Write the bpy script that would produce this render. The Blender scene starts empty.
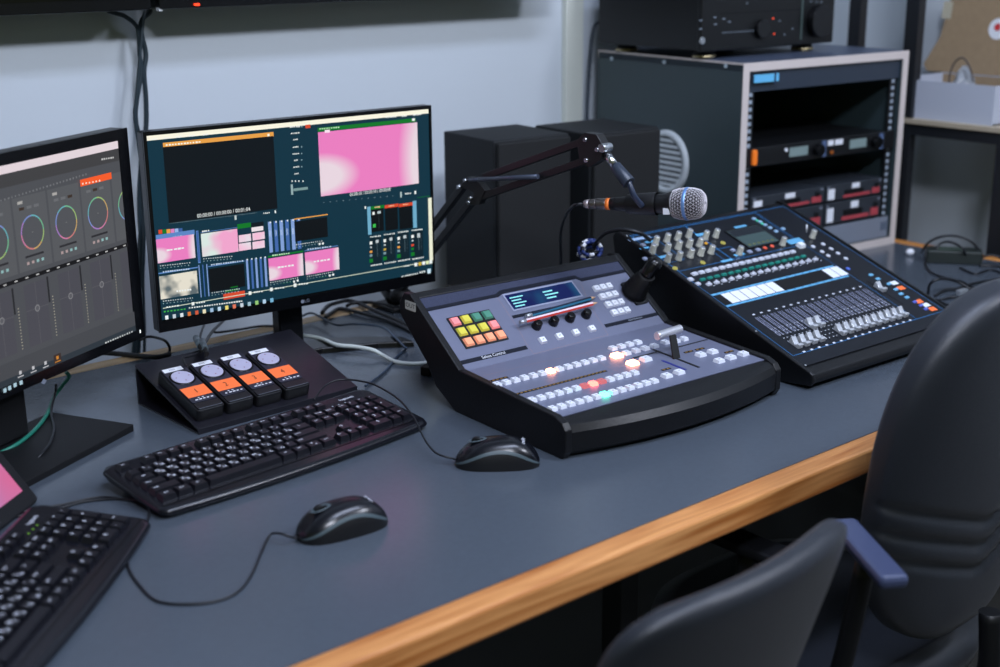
import bpy, math, random
from mathutils import Vector, Matrix
random.seed(7)
PI = math.pi
D = 0.74                                   # desk top above the floor
scene = bpy.context.scene
COL = scene.collection

# ------------------------------------------------------------------ camera
F_PX, PITCH, ROLL, YAW, CH = 1328.88, 0.2864, -0.0082, 0.7043, 0.7019
_cp, _sp, _cy, _sy = math.cos(PITCH), math.sin(PITCH), math.cos(YAW), math.sin(YAW)
FWD = Vector((_sy*_cp, _cy*_cp, -_sp)); _r0 = Vector((_cy, -_sy, 0)); _u0 = _r0.cross(FWD)
RT = math.cos(ROLL)*_r0 + math.sin(ROLL)*_u0
UP = -math.sin(ROLL)*_r0 + math.cos(ROLL)*_u0
CAM = Vector((0, 0, CH + D))
cam_data = bpy.data.cameras.new('camera'); cam = bpy.data.objects.new('camera', cam_data); COL.objects.link(cam)
cam.matrix_world = Matrix(((RT.x, UP.x, -FWD.x, CAM.x), (RT.y, UP.y, -FWD.y, CAM.y), (RT.z, UP.z, -FWD.z, CAM.z), (0, 0, 0, 1)))
cam_data.sensor_width = 36; cam_data.lens = F_PX/1000*36
cam_data.clip_start = 0.05; cam_data.clip_end = 50
cam_data.dof.use_dof = True; cam_data.dof.focus_distance = 2.08; cam_data.dof.aperture_fstop = 3.0
scene.camera = cam

def hit(px, py, o, n):
    """where the sight line of a photo point meets the real plane through o with normal n (world)"""
    d = FWD*F_PX + RT*(px-500) - UP*(py-333.5)
    t = (o-CAM).dot(n)/d.dot(n)
    return CAM + d*t
def onz(px, py, z=0.0):
    return hit(px, py, Vector((0, 0, z+D)), Vector((0, 0, 1)))
def ony(px, py, y):
    return hit(px, py, Vector((0, y, 0)), Vector((0, 1, 0)))
def onx(px, py, x):
    return hit(px, py, Vector((x, 0, 0)), Vector((1, 0, 0)))

# ------------------------------------------------------------------ materials
def lin(c):
    return tuple(((v/255)/12.92 if v/255 <= 0.04045 else ((v/255+0.055)/1.055)**2.4) for v in c)
_M = {}
def mat(name, rgb, rough=0.5, metal=0.0, emit=0.0, noise=None, bump=None, spec=0.5, coat=0.0):
    """rgb in 0-255 display values"""
    if name in _M: return _M[name]
    m = bpy.data.materials.new(name); m.use_nodes = True; nt = m.node_tree; b = nt.nodes['Principled BSDF']
    c = lin(rgb) + (1,)
    b.inputs['Base Color'].default_value = c
    b.inputs['Roughness'].default_value = rough; b.inputs['Metallic'].default_value = metal
    b.inputs['Specular IOR Level'].default_value = spec
    b.inputs['Coat Weight'].default_value = coat
    if emit:
        b.inputs['Emission Color'].default_value = c; b.inputs['Emission Strength'].default_value = emit
        if emit >= 0.4: b.inputs['Base Color'].default_value = (0.004, 0.004, 0.004, 1); b.inputs['Specular IOR Level'].default_value = 0.12
    if noise:
        sc, amt = noise
        tc = nt.nodes.new('ShaderNodeTexCoord'); nz = nt.nodes.new('ShaderNodeTexNoise')
        nz.inputs['Scale'].default_value = sc; nz.inputs['Detail'].default_value = 5
        mx = nt.nodes.new('ShaderNodeMixRGB'); mx.blend_type = 'MULTIPLY'; mx.inputs['Fac'].default_value = 1
        rp = nt.nodes.new('ShaderNodeValToRGB')
        rp.color_ramp.elements[0].color = (1-amt,)*3 + (1,); rp.color_ramp.elements[1].color = (1+amt*0.4,)*3 + (1,)
        rp.color_ramp.elements[0].position = 0.3; rp.color_ramp.elements[1].position = 0.7
        nt.links.new(tc.outputs['Object'], nz.inputs['Vector']); nt.links.new(nz.outputs['Fac'], rp.inputs['Fac'])
        mx.inputs['Color1'].default_value = c; nt.links.new(rp.outputs['Color'], mx.inputs['Color2'])
        nt.links.new(mx.outputs['Color'], b.inputs['Base Color'])
    if bump:
        sc, st = bump
        tc = nt.nodes.new('ShaderNodeTexCoord'); nz = nt.nodes.new('ShaderNodeTexNoise'); bp = nt.nodes.new('ShaderNodeBump')
        nz.inputs['Scale'].default_value = sc; nz.inputs['Detail'].default_value = 3
        bp.inputs['Strength'].default_value = st; bp.inputs['Distance'].default_value = 0.002
        nt.links.new(tc.outputs['Object'], nz.inputs['Vector']); nt.links.new(nz.outputs['Fac'], bp.inputs['Height'])
        nt.links.new(bp.outputs['Normal'], b.inputs['Normal'])
    _M[name] = m
    return m

def wood_mat(name, c1, c2, rough=0.42, scale=(1.2, 22, 22)):
    if name in _M: return _M[name]
    m = mat(name, c1, rough); nt = m.node_tree; b = nt.nodes['Principled BSDF']
    tc = nt.nodes.new('ShaderNodeTexCoord'); mp = nt.nodes.new('ShaderNodeMapping'); mp.inputs['Scale'].default_value = scale
    nz = nt.nodes.new('ShaderNodeTexNoise'); nz.inputs['Scale'].default_value = 2.2; nz.inputs['Detail'].default_value = 6; nz.inputs['Distortion'].default_value = 1.5
    rp = nt.nodes.new('ShaderNodeValToRGB'); rp.color_ramp.elements[0].position = 0.32; rp.color_ramp.elements[1].position = 0.66
    rp.color_ramp.elements[0].color = lin(c2)+(1,); rp.color_ramp.elements[1].color = lin(c1)+(1,)
    nt.links.new(tc.outputs['Object'], mp.inputs['Vector']); nt.links.new(mp.outputs['Vector'], nz.inputs['Vector'])
    nt.links.new(nz.outputs['Fac'], rp.inputs['Fac']); nt.links.new(rp.outputs['Color'], b.inputs['Base Color'])
    return m

# ------------------------------------------------------------------ mesh accumulator
def frame(o, U, V):
    U = Vector(U).normalized(); V = Vector(V); V = (V - U*V.dot(U)).normalized(); N = U.cross(V); o = Vector(o)
    return Matrix(((U.x, V.x, N.x, o.x), (U.y, V.y, N.y, o.y), (U.z, V.z, N.z, o.z), (0, 0, 0, 1)))
_glyph = {}
def glyph(s):
    if s in _glyph: return _glyph[s]
    cu = bpy.data.curves.new('lettering', 'FONT'); cu.body = s; cu.size = 1; cu.align_x = 'CENTER'; cu.align_y = 'CENTER'; cu.resolution_u = 2
    ob = bpy.data.objects.new('lettering', cu); me = bpy.data.meshes.new_from_object(ob)
    r = ([v.co.copy() for v in me.vertices], [list(p.vertices) for p in me.polygons])
    bpy.data.meshes.remove(me); bpy.data.objects.remove(ob); bpy.data.curves.remove(cu)
    _glyph[s] = r
    return r

class G:
    def __init__(s, M=None):
        s.M = M or Matrix.Identity(4); s.v = []; s.f = []; s.m = []; s.s = []
    def add(s, vs, fs, mat=0, smooth=False):
        b = len(s.v); s.v += [s.M @ Vector(v) for v in vs]
        for f in fs: s.f.append([b+i for i in f]); s.m.append(mat); s.s.append(smooth)
        return s
    def box(s, x0, x1, y0, y1, z0, z1, mat=0):
        vs = [(x0,y0,z0),(x1,y0,z0),(x1,y1,z0),(x0,y1,z0),(x0,y0,z1),(x1,y0,z1),(x1,y1,z1),(x0,y1,z1)]
        return s.add(vs, [(3,2,1,0),(4,5,6,7),(0,1,5,4),(1,2,6,5),(2,3,7,6),(3,0,4,7)], mat)
    def cbox(s, c, d, mat=0):
        return s.box(c[0]-d[0]/2, c[0]+d[0]/2, c[1]-d[1]/2, c[1]+d[1]/2, c[2]-d[2]/2, c[2]+d[2]/2, mat)
    def frust(s, c, d0, d1, h, mat=0):
        """tapered block: base size d0 at c, top size d1 at height h"""
        vs = []
        for (w, l, z) in ((d0[0], d0[1], 0), (d1[0], d1[1], h)):
            vs += [(c[0]-w/2, c[1]-l/2, c[2]+z), (c[0]+w/2, c[1]-l/2, c[2]+z), (c[0]+w/2, c[1]+l/2, c[2]+z), (c[0]-w/2, c[1]+l/2, c[2]+z)]
        return s.add(vs, [(3,2,1,0),(4,5,6,7),(0,1,5,4),(1,2,6,5),(2,3,7,6),(3,0,4,7)], mat)
    def quad(s, x0, y0, x1, y1, z=0.0, mat=0):
        return s.add([(x0,y0,z),(x1,y0,z),(x1,y1,z),(x0,y1,z)], [(0,1,2,3)], mat)
    def prism(s, poly, z0, z1, mat=0, smooth=False):
        n = len(poly); vs = [(x,y,z0) for x,y in poly]+[(x,y,z1) for x,y in poly]
        s.add(vs, [list(range(n))[::-1], list(range(n,2*n))], mat)
        b = len(s.v)-2*n
        for i in range(n):
            j = (i+1) % n; s.f.append([b+i, b+j, b+n+j, b+n+i]); s.m.append(mat); s.s.append(smooth)
        return s
    def disc(s, c, rx, ry=None, z=0.0, n=24, mat=0):
        ry = ry or rx
        return s.add([(c[0]+rx*math.cos(2*PI*i/n), c[1]+ry*math.sin(2*PI*i/n), z) for i in range(n)], [list(range(n))], mat)
    def rings(s, R, closed=True, cap=True, mat=0, smooth=True):
        n = len(R[0]); b = len(s.v)
        for r in R: s.v += [s.M @ Vector(p) for p in r]
        for k in range(len(R)-1):
            for i in range(n if closed else n-1):
                j = (i+1) % n; s.f.append([b+k*n+i, b+k*n+j, b+(k+1)*n+j, b+(k+1)*n+i]); s.m.append(mat); s.s.append(smooth)
        if cap:
            s.f.append([b+i for i in range(n)][::-1]); s.m.append(mat); s.s.append(False)
            s.f.append([b+(len(R)-1)*n+i for i in range(n)]); s.m.append(mat); s.s.append(False)
        return s
    def lathe(s, prof, c=(0,0,0), n=24, mat=0, smooth=True, cap=True):
        return s.rings([[(c[0]+r*math.cos(2*PI*i/n), c[1]+r*math.sin(2*PI*i/n), c[2]+z) for i in range(n)] for r, z in prof], True, cap, mat, smooth)
    def cyl(s, p0, p1, r0, r1=None, n=16, mat=0, smooth=True):
        return s.tube([p0, p1], r0, n, mat, r1 if r1 is not None else r0, smooth)
    def tube(s, pts, r, n=8, mat=0, r1=None, smooth=True):
        P = [Vector(p) for p in pts]; R = []; prev = None
        for i, p in enumerate(P):
            t = (P[min(i+1, len(P)-1)] - P[max(i-1, 0)]).normalized()
            if prev is None:
                a = Vector((0,0,1)) if abs(t.z) < 0.9 else Vector((1,0,0)); u = t.cross(a).normalized()
            else:
                u = (prev - t*prev.dot(t)).normalized()
            prev = u; w = t.cross(u)
            rr = r if r1 is None else r+(r1-r)*i/(len(P)-1)
            R.append([p + (u*math.cos(2*PI*k/n)+w*math.sin(2*PI*k/n))*rr for k in range(n)])
        return s.rings(R, True, True, mat, smooth)
    def ell(s, c, rx, ry, rz, nu=20, nv=12, mat=0, v0=-90, v1=90):
        R = []
        for j in range(nv+1):
            a = math.radians(v0+(v1-v0)*j/nv); a = max(min(a, 1.5690), -1.5690)
            R.append([(c[0]+rx*math.cos(a)*math.cos(2*PI*i/nu), c[1]+ry*math.cos(a)*math.sin(2*PI*i/nu), c[2]+rz*math.sin(a)) for i in range(nu)])
        return s.rings(R, True, True, mat, True)
    def rrect(s, x0, x1, y0, y1, z0, z1, r, mat=0, n=4, smooth=False):
        pts = []
        for (cx, cy, a0) in ((x1-r, y0+r, -90), (x1-r, y1-r, 0), (x0+r, y1-r, 90), (x0+r, y0+r, 180)):
            for k in range(n+1):
                a = math.radians(a0+90*k/n); pts.append((cx+r*math.cos(a), cy+r*math.sin(a)))
        return s.prism(pts, z0, z1, mat, smooth)
    def text(s, t, x, y, size, z=0.0, mat=0, sx=1.0):
        vs, fs = glyph(t)
        return s.add([(x+v.x*size*sx, y+v.y*size, z) for v in vs], fs, mat)
    def build(s, name, mats, parent=None, bevel=0, seg=2, loc=None):
        me = bpy.data.meshes.new(name); me.from_pydata([tuple(v) for v in s.v], [], s.f)
        if not isinstance(mats, (list, tuple)): mats = [mats]
        for m in mats: me.materials.append(m)
        me.polygons.foreach_set('material_index', s.m); me.polygons.foreach_set('use_smooth', s.s); me.update()
        o = bpy.data.objects.new(name, me); COL.objects.link(o)
        if parent: o.parent = parent
        if loc is not None: o.location = loc
        if bevel:
            b = o.modifiers.new('bevel', 'BEVEL'); b.width = bevel; b.segments = seg; b.limit_method = 'ANGLE'; b.angle_limit = math.radians(35)
            b.harden_normals = False
        return o

def tag(o, label, cat, group=None, kind=None):
    o['label'] = label; o['category'] = cat
    if group: o['group'] = group
    if kind: o['kind'] = kind
    return o
def thing(name, loc, rz, label, cat, group=None):
    o = bpy.data.objects.new(name, None); COL.objects.link(o); o.empty_display_size = 0.05
    o.matrix_world = Matrix.Translation(Vector(loc)) @ Matrix.Rotation(rz, 4, 'Z')
    return tag(o, label, cat, group)
def struct(o):
    o['kind'] = 'structure'; return o
def copy_tree(o, parent=None):
    c = o.copy(); COL.objects.link(c); c.parent = parent
    for ch in list(o.children): copy_tree(ch, c)
    return c
def smooth_path(pts, k=6):
    P = [Vector(p) for p in pts]; Q = [P[0]]+P+[P[-1]]; out = []
    for i in range(1, len(Q)-2):
        a, b, c, d = Q[i-1], Q[i], Q[i+1], Q[i+2]
        for j in range(k):
            t = j/k
            out.append(0.5*((2*b)+(c-a)*t+(2*a-5*b+4*c-d)*t*t+(3*b-a-3*c+d)*t**3))
    out.append(P[-1]); return out

# common materials
BLK = mat('black_plastic', (15, 16, 19), 0.42, spec=0.35)
BLKG = mat('glossy_black_plastic', (9, 10, 13), 0.24, spec=0.4)
BLKM = mat('matt_black', (14, 15, 18), 0.6, spec=0.3)
DARKMETAL = mat('dark_metal', (18, 20, 23), 0.4, 0.2)
CHROME = mat('chrome', (205, 208, 212), 0.22, 1.0)
SILVER = mat('silver_plastic', (170, 176, 182), 0.32, 0.6)
WHITE = mat('white_print', (225, 228, 235), 0.5)
WHITEBTN = mat('white_button', (222, 226, 236), 0.35)
ORANGE = mat('orange_sticker', (255, 120, 60), 0.55)
REDP = mat('red_plastic', (200, 60, 50), 0.45)
RUBBER = mat('black_rubber', (14, 15, 17), 0.55, spec=0.3)
GREYC = mat('grey_print', (120, 126, 140), 0.5)

# ================================================================== SETTING
FLOOR = mat('floor_vinyl', (58, 58, 56), 0.55, noise=(3, 0.15))
WALL = mat('wall_paint', (196, 204, 211), 0.85, bump=(60, 0.04))
g = G(); g.box(-3, 3.3, -3, 2.46, -0.05, 0); struct(g.build('floor', FLOOR))
g = G(); g.box(-3, 3.3, 2.36, 2.46, 0, 2.75); struct(g.build('wall_back', WALL))
g = G(); g.box(3.2, 3.3, -3, 2.36, 0, 2.75); struct(g.build('wall_right', WALL))
g = G(); g.box(-3, 3.3, -3, 2.46, 2.75, 2.85); struct(g.build('ceiling', mat('ceiling_paint', (205, 210, 214), 0.9)))
g = G(); g.box(-3, 3.2, 2.345, 2.36, 0, 0.09); struct(g.build('baseboard_back', mat('baseboard_paint', (150, 152, 156), 0.6), bevel=0.003))
g = G(); g.box(2.205, 2.262, 2.344, 2.36, 0.09, 2.75); struct(g.build('trim_1', mat('pale_wall_strip', (214, 218, 208), 0.6), bevel=0.002))  # narrow pale upright strip on the back wall

# ================================================================== DESK
DX0, DX1, DY0, DY1 = -0.05, 2.755, 1.052, 2.118
OAK = wood_mat('honey_oak', (214, 152, 92), (164, 98, 44))
desk = thing('desk', (0, 0, 0), 0, 'long grey laminate desk edged with honey-coloured wood, carrying all the equipment', 'desk')
LAM = mat('grey_laminate', (73, 81, 91), 0.22, noise=(140, 0.05), bump=(300, 0.04), spec=0.5)
g = G(); g.box(DX0, DX1, DY0, DY1, D-0.036, D); g.build('desktop', LAM, desk)
g = G(); g.box(DX0, DX1+0.038, DY0-0.04, DY0, D-0.037, D+0.0008); g.build('front_edging', OAK, desk, bevel=0.004)['label'] = 'honey-coloured solid wood front edge'
g = G(); g.box(DX0, DX1, DY1, DY1+0.038, D-0.037, D+0.0008); g.build('back_edging', wood_mat('lightened_oak', (226, 194, 150), (184, 146, 100)), desk, bevel=0.004)  # edging oak made lighter in colour to offset the shade at the back
g = G(); g.box(DX1, DX1+0.038, DY0, DY1+0.038, D-0.037, D+0.0008); g.build('side_edging', wood_mat('honey_oak_cross', (214, 150, 82), (160, 96, 40), scale=(22, 1.2, 22)), desk, bevel=0.004)
for x in (0.0, 1.19, 2.66):
    for y in (1.15, 2.05):
        g = G(); g.box(x-0.018, x+0.018, y-0.018, y+0.018, 0, D-0.037); g.build('leg', DARKMETAL, desk, bevel=0.002)
for y in (1.15, 2.05):
    g = G(); g.box(0.02, 2.64, y-0.012, y+0.012, D-0.077, D-0.038); g.build('crossbar', DARKMETAL, desk)

# ================================================================== WALL TVS
def make_tv(x0, x1, label):
    t = thing('wall_television', (x0, 2.24, D+0.592), 0, label, 'television', 'televisions on the back wall')
    w = x1-x0; h = 0.565
    g = G(); g.rrect(0, w, 0, h, -0.045, 0, 0.006)
    g.M = Matrix.Identity(4)
    for i, v in enumerate(g.v): g.v[i] = Vector((v.x, -v.z, v.y))
    g.f = [f[::-1] for f in g.f]
    g.build('housing', BLKG, t, bevel=0.002)
    g = G(); g.add([(0.012, -0.001, 0.02), (w-0.012, -0.001, 0.02), (w-0.012, -0.001, h-0.012), (0.012, -0.001, h-0.012)], [(0, 1, 2, 3)])
    g.build('screen', mat('dark_glass', (8, 9, 11), 0.08), t)
    g = G(); g.box(w*0.3, w*0.7, 0.045, 0.118, 0.15, 0.42); g.build('wall_mount', DARKMETAL, t)
    return t
tv1 = make_tv(0.13, 1.100, 'black television on the wall above the screen with colour wheels')
tv2 = make_tv(1.116, 2.085, 'black television on the wall with a tiny red standby light')
g = G(); g.cbox((0.072, -0.003, 0.006), (0.008, 0.006, 0.004)); g.build('standby_light', mat('red_led', (255, 60, 30), emit=3), tv2)
g = G(); g.cbox((0.004, 0.01, 0.008), (0.006, 0.012, 0.022)); g.build('power_plug', WHITE, tv2)

# ================================================================== CABLES helper
CBL = mat('black_cable', (16, 19, 25), 0.45)
def cable(pts, r, label, m=CBL, name='cable', cat='cable', group=None, n=8, k=6):
    g = G(); g.tube(smooth_path(pts, k), r, n); o = g.build(name, m); return tag(o, label, cat, group)
WCAB = mat('teal_black_cable', (28, 44, 52), 0.45)
def wallpts(l, y=2.325): return [ony(px, py, y) for px, py in l]
cable(wallpts([(108, 11), (116, 13.5), (126, 17), (137.7, 28.8), (139.5, 54), (141.3, 72), (136.8, 101), (136, 120), (141, 150), (139, 200), (141, 260), (136, 320), (133, 362)]), 0.0042,
      'dark cable curving from under the television, then twisting down the wall', WCAB, group='cables hanging down the wall', name='hanging_cable')
cable(wallpts([(150, 9), (149.4, 12.6), (142, 20), (141.3, 32.4), (145.8, 54), (144, 72), (146, 100), (146, 128), (142, 160), (143, 200), (139, 260), (139, 320), (138, 362)], 2.335), 0.0048,
      'thicker dark cable hanging straight from the gap between the two televisions', WCAB, group='cables hanging down the wall', name='hanging_cable')
cable(wallpts([(147, 10), (143, 22), (136.5, 97), (134.6, 117), (140, 156), (145, 210), (143, 280), (144.5, 330), (144, 362)], 2.315), 0.0032,
      'thin dark cable crossing the other two as it hangs down the wall', WCAB, group='cables hanging down the wall', name='hanging_cable')
cable(wallpts([(600, 21.5), (594, 27), (591.5, 45), (589, 80), (587, 130), (588, 200)], 2.33), 0.0035,
      'thin grey cable dropping down the wall behind the black receiver', mat('slate_cable', (44, 54, 68), 0.5), name='hanging_cable')

# ================================================================== CENTRE MONITOR
def screen_frame(o, ang, tilt=0.0):
    A = Vector((math.cos(ang), math.sin(ang), 0)); N = Vector((-math.sin(ang), math.cos(ang), 0))
    U = Vector((0, 0, math.cos(tilt))) + N*math.sin(tilt)
    return frame(o, A, U)          # local x right, y up, z towards viewer
class UI:
    """flat coloured blocks of a picture shown on a screen plane; pixel pairs are measured on the photograph"""
    def __init__(s, Mw, Mlocal):
        s.Mw = Mw; s.inv = Mw.inverted(); s.g = G(Mlocal); s.mats = []; s.z = 0.0006; s.o = Mw.translation; s.n = Mw.col[2].to_3d()
    def uv(s, p):
        q = s.inv @ hit(p[0], p[1], s.o, s.n); return q.x, q.y
    def mi(s, rgb, e=1.0):
        key = 'screen_%d_%d_%d_%d' % (*rgb, int(e*100)); m = mat(key, rgb, 0.35, emit=e)
        if m not in s.mats: s.mats.append(m)
        return s.mats.index(m)
    def rect(s, a, b, rgb, e=1.0):
        s.z += 0.000012
        x0, y0 = s.uv(a); x1, y1 = s.uv(b); s.g.quad(min(x0, x1), min(y0, y1), max(x0, x1), max(y0, y1), s.z, s.mi(rgb, e))
    def raw(s, x0, y0, x1, y1, rgb, e=1.0):
        s.z += 0.000012; s.g.quad(x0, y0, x1, y1, s.z, s.mi(rgb, e))
    def special(s, a, b, m):
        s.z += 0.000012
        if m not in s.mats: s.mats.append(m)
        x0, y0 = s.uv(a); x1, y1 = s.uv(b); s.g.quad(min(x0, x1), min(y0, y1), max(x0, x1), max(y0, y1), s.z, s.mats.index(m))
    def dashes(s, a, b, n, rgb, h=0.0026, fill=0.8):
        """row of small unreadable marks from a to b"""
        x0, y0 = s.uv(a); x1, y1 = s.uv(b); rr = random.Random(int(a[0]*7+a[1]))
        s.z += 0.000012
        for i in range(n):
            f0 = i/n; f1 = (i+fill*(0.6+0.4*rr.random()))/n; y = y0+(y1-y0)*f0; hh = h*(0.7+0.3*rr.random())
            s.g.quad(x0+(x1-x0)*f0, y-hh/2, x0+(x1-x0)*f1, y+hh/2, s.z, s.mi(rgb))
    def text(s, t, p, size, rgb, sx=1.0):
        x, y = s.uv(p); s.z += 0.000012; s.g.text(t, x, y, size, s.z, s.mi(rgb), sx)

def gradient_mat(name, stops_fn):
    m = bpy.data.materials.new(name); m.use_nodes = True
    stops_fn(m.node_tree, m.node_tree.nodes['Principled BSDF']); return m
def picture_mat(name, cols, scale, e=1.0, thr=(0.35, 0.65)):
    """soft blotchy picture shown on a screen (a live video frame)"""
    m = mat(name, cols[0], 0.35, emit=e); nt = m.node_tree; b = nt.nodes['Principled BSDF']
    tc = nt.nodes.new('ShaderNodeTexCoord'); nz = nt.nodes.new('ShaderNodeTexNoise'); nz.inputs['Scale'].default_value = scale; nz.inputs['Detail'].default_value = 2
    rp = nt.nodes.new('ShaderNodeValToRGB'); rp.color_ramp.elements[0].color = lin(cols[0])+(1,); rp.color_ramp.elements[1].color = lin(cols[1])+(1,)
    rp.color_ramp.elements[0].position, rp.color_ramp.elements[1].position = thr
    nt.links.new(tc.outputs['Object'], nz.inputs['Vector']); nt.links.new(nz.outputs['Fac'], rp.inputs['Fac'])
    nt.links.new(rp.outputs['Color'], b.inputs['Emission Color'])
    return m
def pinkframe_mat(name, p0, p1, e=1.0):
    """pink picture fading to near-white at its left foot and right side; p0, p1 opposite corners (object space)"""
    m = mat(name, (236, 130, 196), 0.35, emit=e); nt = m.node_tree; b = nt.nodes['Principled BSDF']; L = nt.links
    tc = nt.nodes.new('ShaderNodeTexCoord'); mp = nt.nodes.new('ShaderNodeMapping'); mp.vector_type = 'POINT'
    sx, sz = 1/(p1[0]-p0[0]), 1/(p1[2]-p0[2])
    mp.inputs['Location'].default_value = (-p0[0]*sx, 0, -p0[2]*sz); mp.inputs['Scale'].default_value = (sx, 1, sz)
    L.new(tc.outputs['Object'], mp.inputs['Vector'])
    def blob(cx, cz, rx, rz):
        a = nt.nodes.new('ShaderNodeMapping'); a.inputs['Location'].default_value = (-cx/rx, 0, -cz/rz); a.inputs['Scale'].default_value = (1/rx, 0, 1/rz)
        gr = nt.nodes.new('ShaderNodeTexGradient'); gr.gradient_type = 'SPHERICAL'
        L.new(mp.outputs['Vector'], a.inputs['Vector']); L.new(a.outputs['Vector'], gr.inputs['Vector']); return gr.outputs['Fac']
    b1 = blob(-0.02, 0.30, 0.46, 0.42); b2 = blob(1.12, 0.35, 0.36, 1.5)
    mx = nt.nodes.new('ShaderNodeMath'); mx.operation = 'MAXIMUM'; L.new(b1, mx.inputs[0]); L.new(b2, mx.inputs[1])
    rp = nt.nodes.new('ShaderNodeValToRGB'); rp.color_ramp.elements[0].color = lin((234, 126, 192))+(1,); rp.color_ramp.elements[1].color = lin((232, 214, 224))+(1,)
    rp.color_ramp.elements[0].position = 0.08; rp.color_ramp.elements[1].position = 0.5
    L.new(mx.outputs[0], rp.inputs['Fac']); L.new(rp.outputs['Color'], b.inputs['Emission Color'])
    return m

MS_ = 1.106; mo = CAM + (Vector((0.8317, 1.7396, 0.1774+D)) - CAM)*MS_; mang = -0.0575; mtilt = 0.002
mon = thing('computer_monitor', (mo.x, mo.y, D), mang, 'black monitor showing a video-mixing window with a large pink picture', 'monitor', 'monitors on the desk')
Ms = screen_frame(mo, mang, mtilt)
Mw2l = (Matrix.Translation(Vector((mo.x, mo.y, D))) @ Matrix.Rotation(mang, 4, 'Z')).inverted()
ML = Mw2l @ Ms
SW, SH = 0.4766*MS_, 0.268*MS_
g = G(ML); g.rrect(-0.0065, SW+0.0055, -0.020, SH+0.0065, -0.022, -0.0015, 0.003); g.build('housing', BLKG, mon, bevel=0.0015)
g = G(ML)      # thin raised bezel round the screen
for (a, b, c, d) in ((-0.0065, SW+0.0055, SH+0.001, SH+0.0065), (-0.0065, SW+0.0055, -0.020, -0.003), (-0.0065, -0.001, -0.003, SH+0.001), (SW+0.001, SW+0.0055, -0.003, SH+0.001)):
    g.box(a, b, c, d, -0.0015, 0.0022)
bez = g.build('bezel', BLKG, mon)
g = G(ML); g.text('LG', SW*0.5, -0.0115, 0.008, 0.0024); g.disc((SW*0.5-0.0085, -0.0115), 0.0032, z=0.0024); g.build('maker_badge', GREYC, bez)
g = G(ML); g.rrect(0.1, SW-0.1, 0.03, SH-0.03, -0.05, -0.022, 0.02); g.build('rear_cover', BLK, mon, bevel=0.006)
ui = UI(Ms, ML)
c2 = lambda x, y: (130+x/2.669, 90+y/2.669)
n2 = lambda x, y: (140+x/6.667, 220+y/6.667)
e2 = lambda x, y: (260+x/11.11, 240+y/11.11)
f2 = lambda x, y: (320+x/6.067, 190+y/6.067)
p3 = lambda x, y: (260+x/5.556, 110+y/5.556)
TEAL = (13, 50, 66); NVY = (12, 24, 32); LBL = (92, 134, 196); DBL = (60, 96, 160); GRN = (16, 118, 40); ORG = (232, 160, 72); RED = (214, 74, 44); WHT = (235, 240, 238); CRM = (250, 246, 226)
ui.raw(0, 0, SW, SH, TEAL)
ui.raw(0, SH-0.0075, SW, SH, CRM)
for x in (64, 98, 130, 165, 202): ui.dashes(c2(x-8, 138-x*0.09), c2(x+8, 136-x*0.09), 4, WHT)
ui.dashes(c2(682, 73), c2(712, 71), 5, WHT); ui.dashes(c2(725, 70), c2(740, 69), 3, WHT); ui.dashes(c2(755, 67), c2(778, 65), 4, WHT)
ui.rect(c2(87, 141), c2(383, 124), ORG); ui.dashes(c2(95, 147), c2(190, 138), 12, CRM); ui.rect(c2(366, 117), c2(372, 123), CRM)
ui.rect(c2(87, 152.5), c2(393, 316), (10, 18, 24))
ui.rect(c2(500, 101), c2(762, 85), GRN); ui.dashes(c2(505, 104), c2(560, 99), 9, (190, 230, 190)); ui.rect(c2(752, 76), c2(760, 82), WHT)
a = ui.uv(c2(501, 113)); b = ui.uv(c2(770, 249))
P0 = ML @ Vector((a[0], b[1], 0)); P1 = ML @ Vector((b[0], a[1], 0))
ui.special(c2(501, 113), c2(770, 249), pinkframe_mat('pink_picture_large', P0, P1, 1.0))
ui.rect(c2(519, 107), c2(533, 113), (250, 225, 240))
for i, y in enumerate((98, 115, 132, 152, 170, 187, 205, 223)):
    x = 440+i*0.6; w = (14, 12, 6, 8, 9, 5, 8, 6)[i]; ui.dashes(c2(x-w, y+1), c2(x+w, y-1), 5, WHT)
    if 2 < i < 7 or i == 0: ui.rect(c2(456, y-2), c2(459, y+1), (150, 180, 190))
ui.rect(c2(467, 93), c2(481, 101), RED)
for x in (432, 441, 450, 461): ui.rect(c2(x-1.5, 241), c2(x+1.5, 245), WHT)
ui.rect(c2(428, 252), c2(435, 279), (150, 175, 178)); ui.rect(c2(435, 263), c2(474, 265), (120, 150, 150))
ui.text('00:00:00 / 00:00:00 / 00:01:04', c2(250, 327), 0.0092, WHT, 0.86)
ui.text('00:00:10 / 00:00:10 / 00:00:00', c2(641, 272), 0.0088, WHT, 0.80)
ui.dashes(c2(105, 356), c2(340, 327), 50, (150, 170, 175), 0.001, 0.4); ui.rect(c2(278, 335), c2(284, 346), (190, 200, 200))
ui.dashes(c2(515, 300), c2(715, 281), 12, (140, 160, 170), 0.001, 0.25); ui.rect(c2(720, 272), c2(725, 286), (170, 190, 190))
ui.dashes(c2(355, 329), c2(374, 327), 4, WHT); ui.rect(c2(385, 321), c2(389, 328), WHT); ui.dashes(c2(733, 277), c2(750, 275), 4, WHT); ui.rect(c2(758, 269), c2(763, 277), WHT)
for i, cc in enumerate((RED, GRN, ORG, (220, 130, 190), (150, 180, 230), DBL)): ui.rect(n2(120+i*27, 66-i*2), n2(147+i*27, 90-i*2), cc)
PINKS = mat('screen_pink_small', (240, 140, 200), 0.35, emit=1)
def pinkpic(a, b, nm):
    a_ = ui.uv(a); b_ = ui.uv(b)
    ui.special(a, b, pinkframe_mat(nm, ML @ Vector((a_[0], b_[1], 0)), ML @ Vector((b_[0], a_[1], 0)), 1.0))
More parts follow.
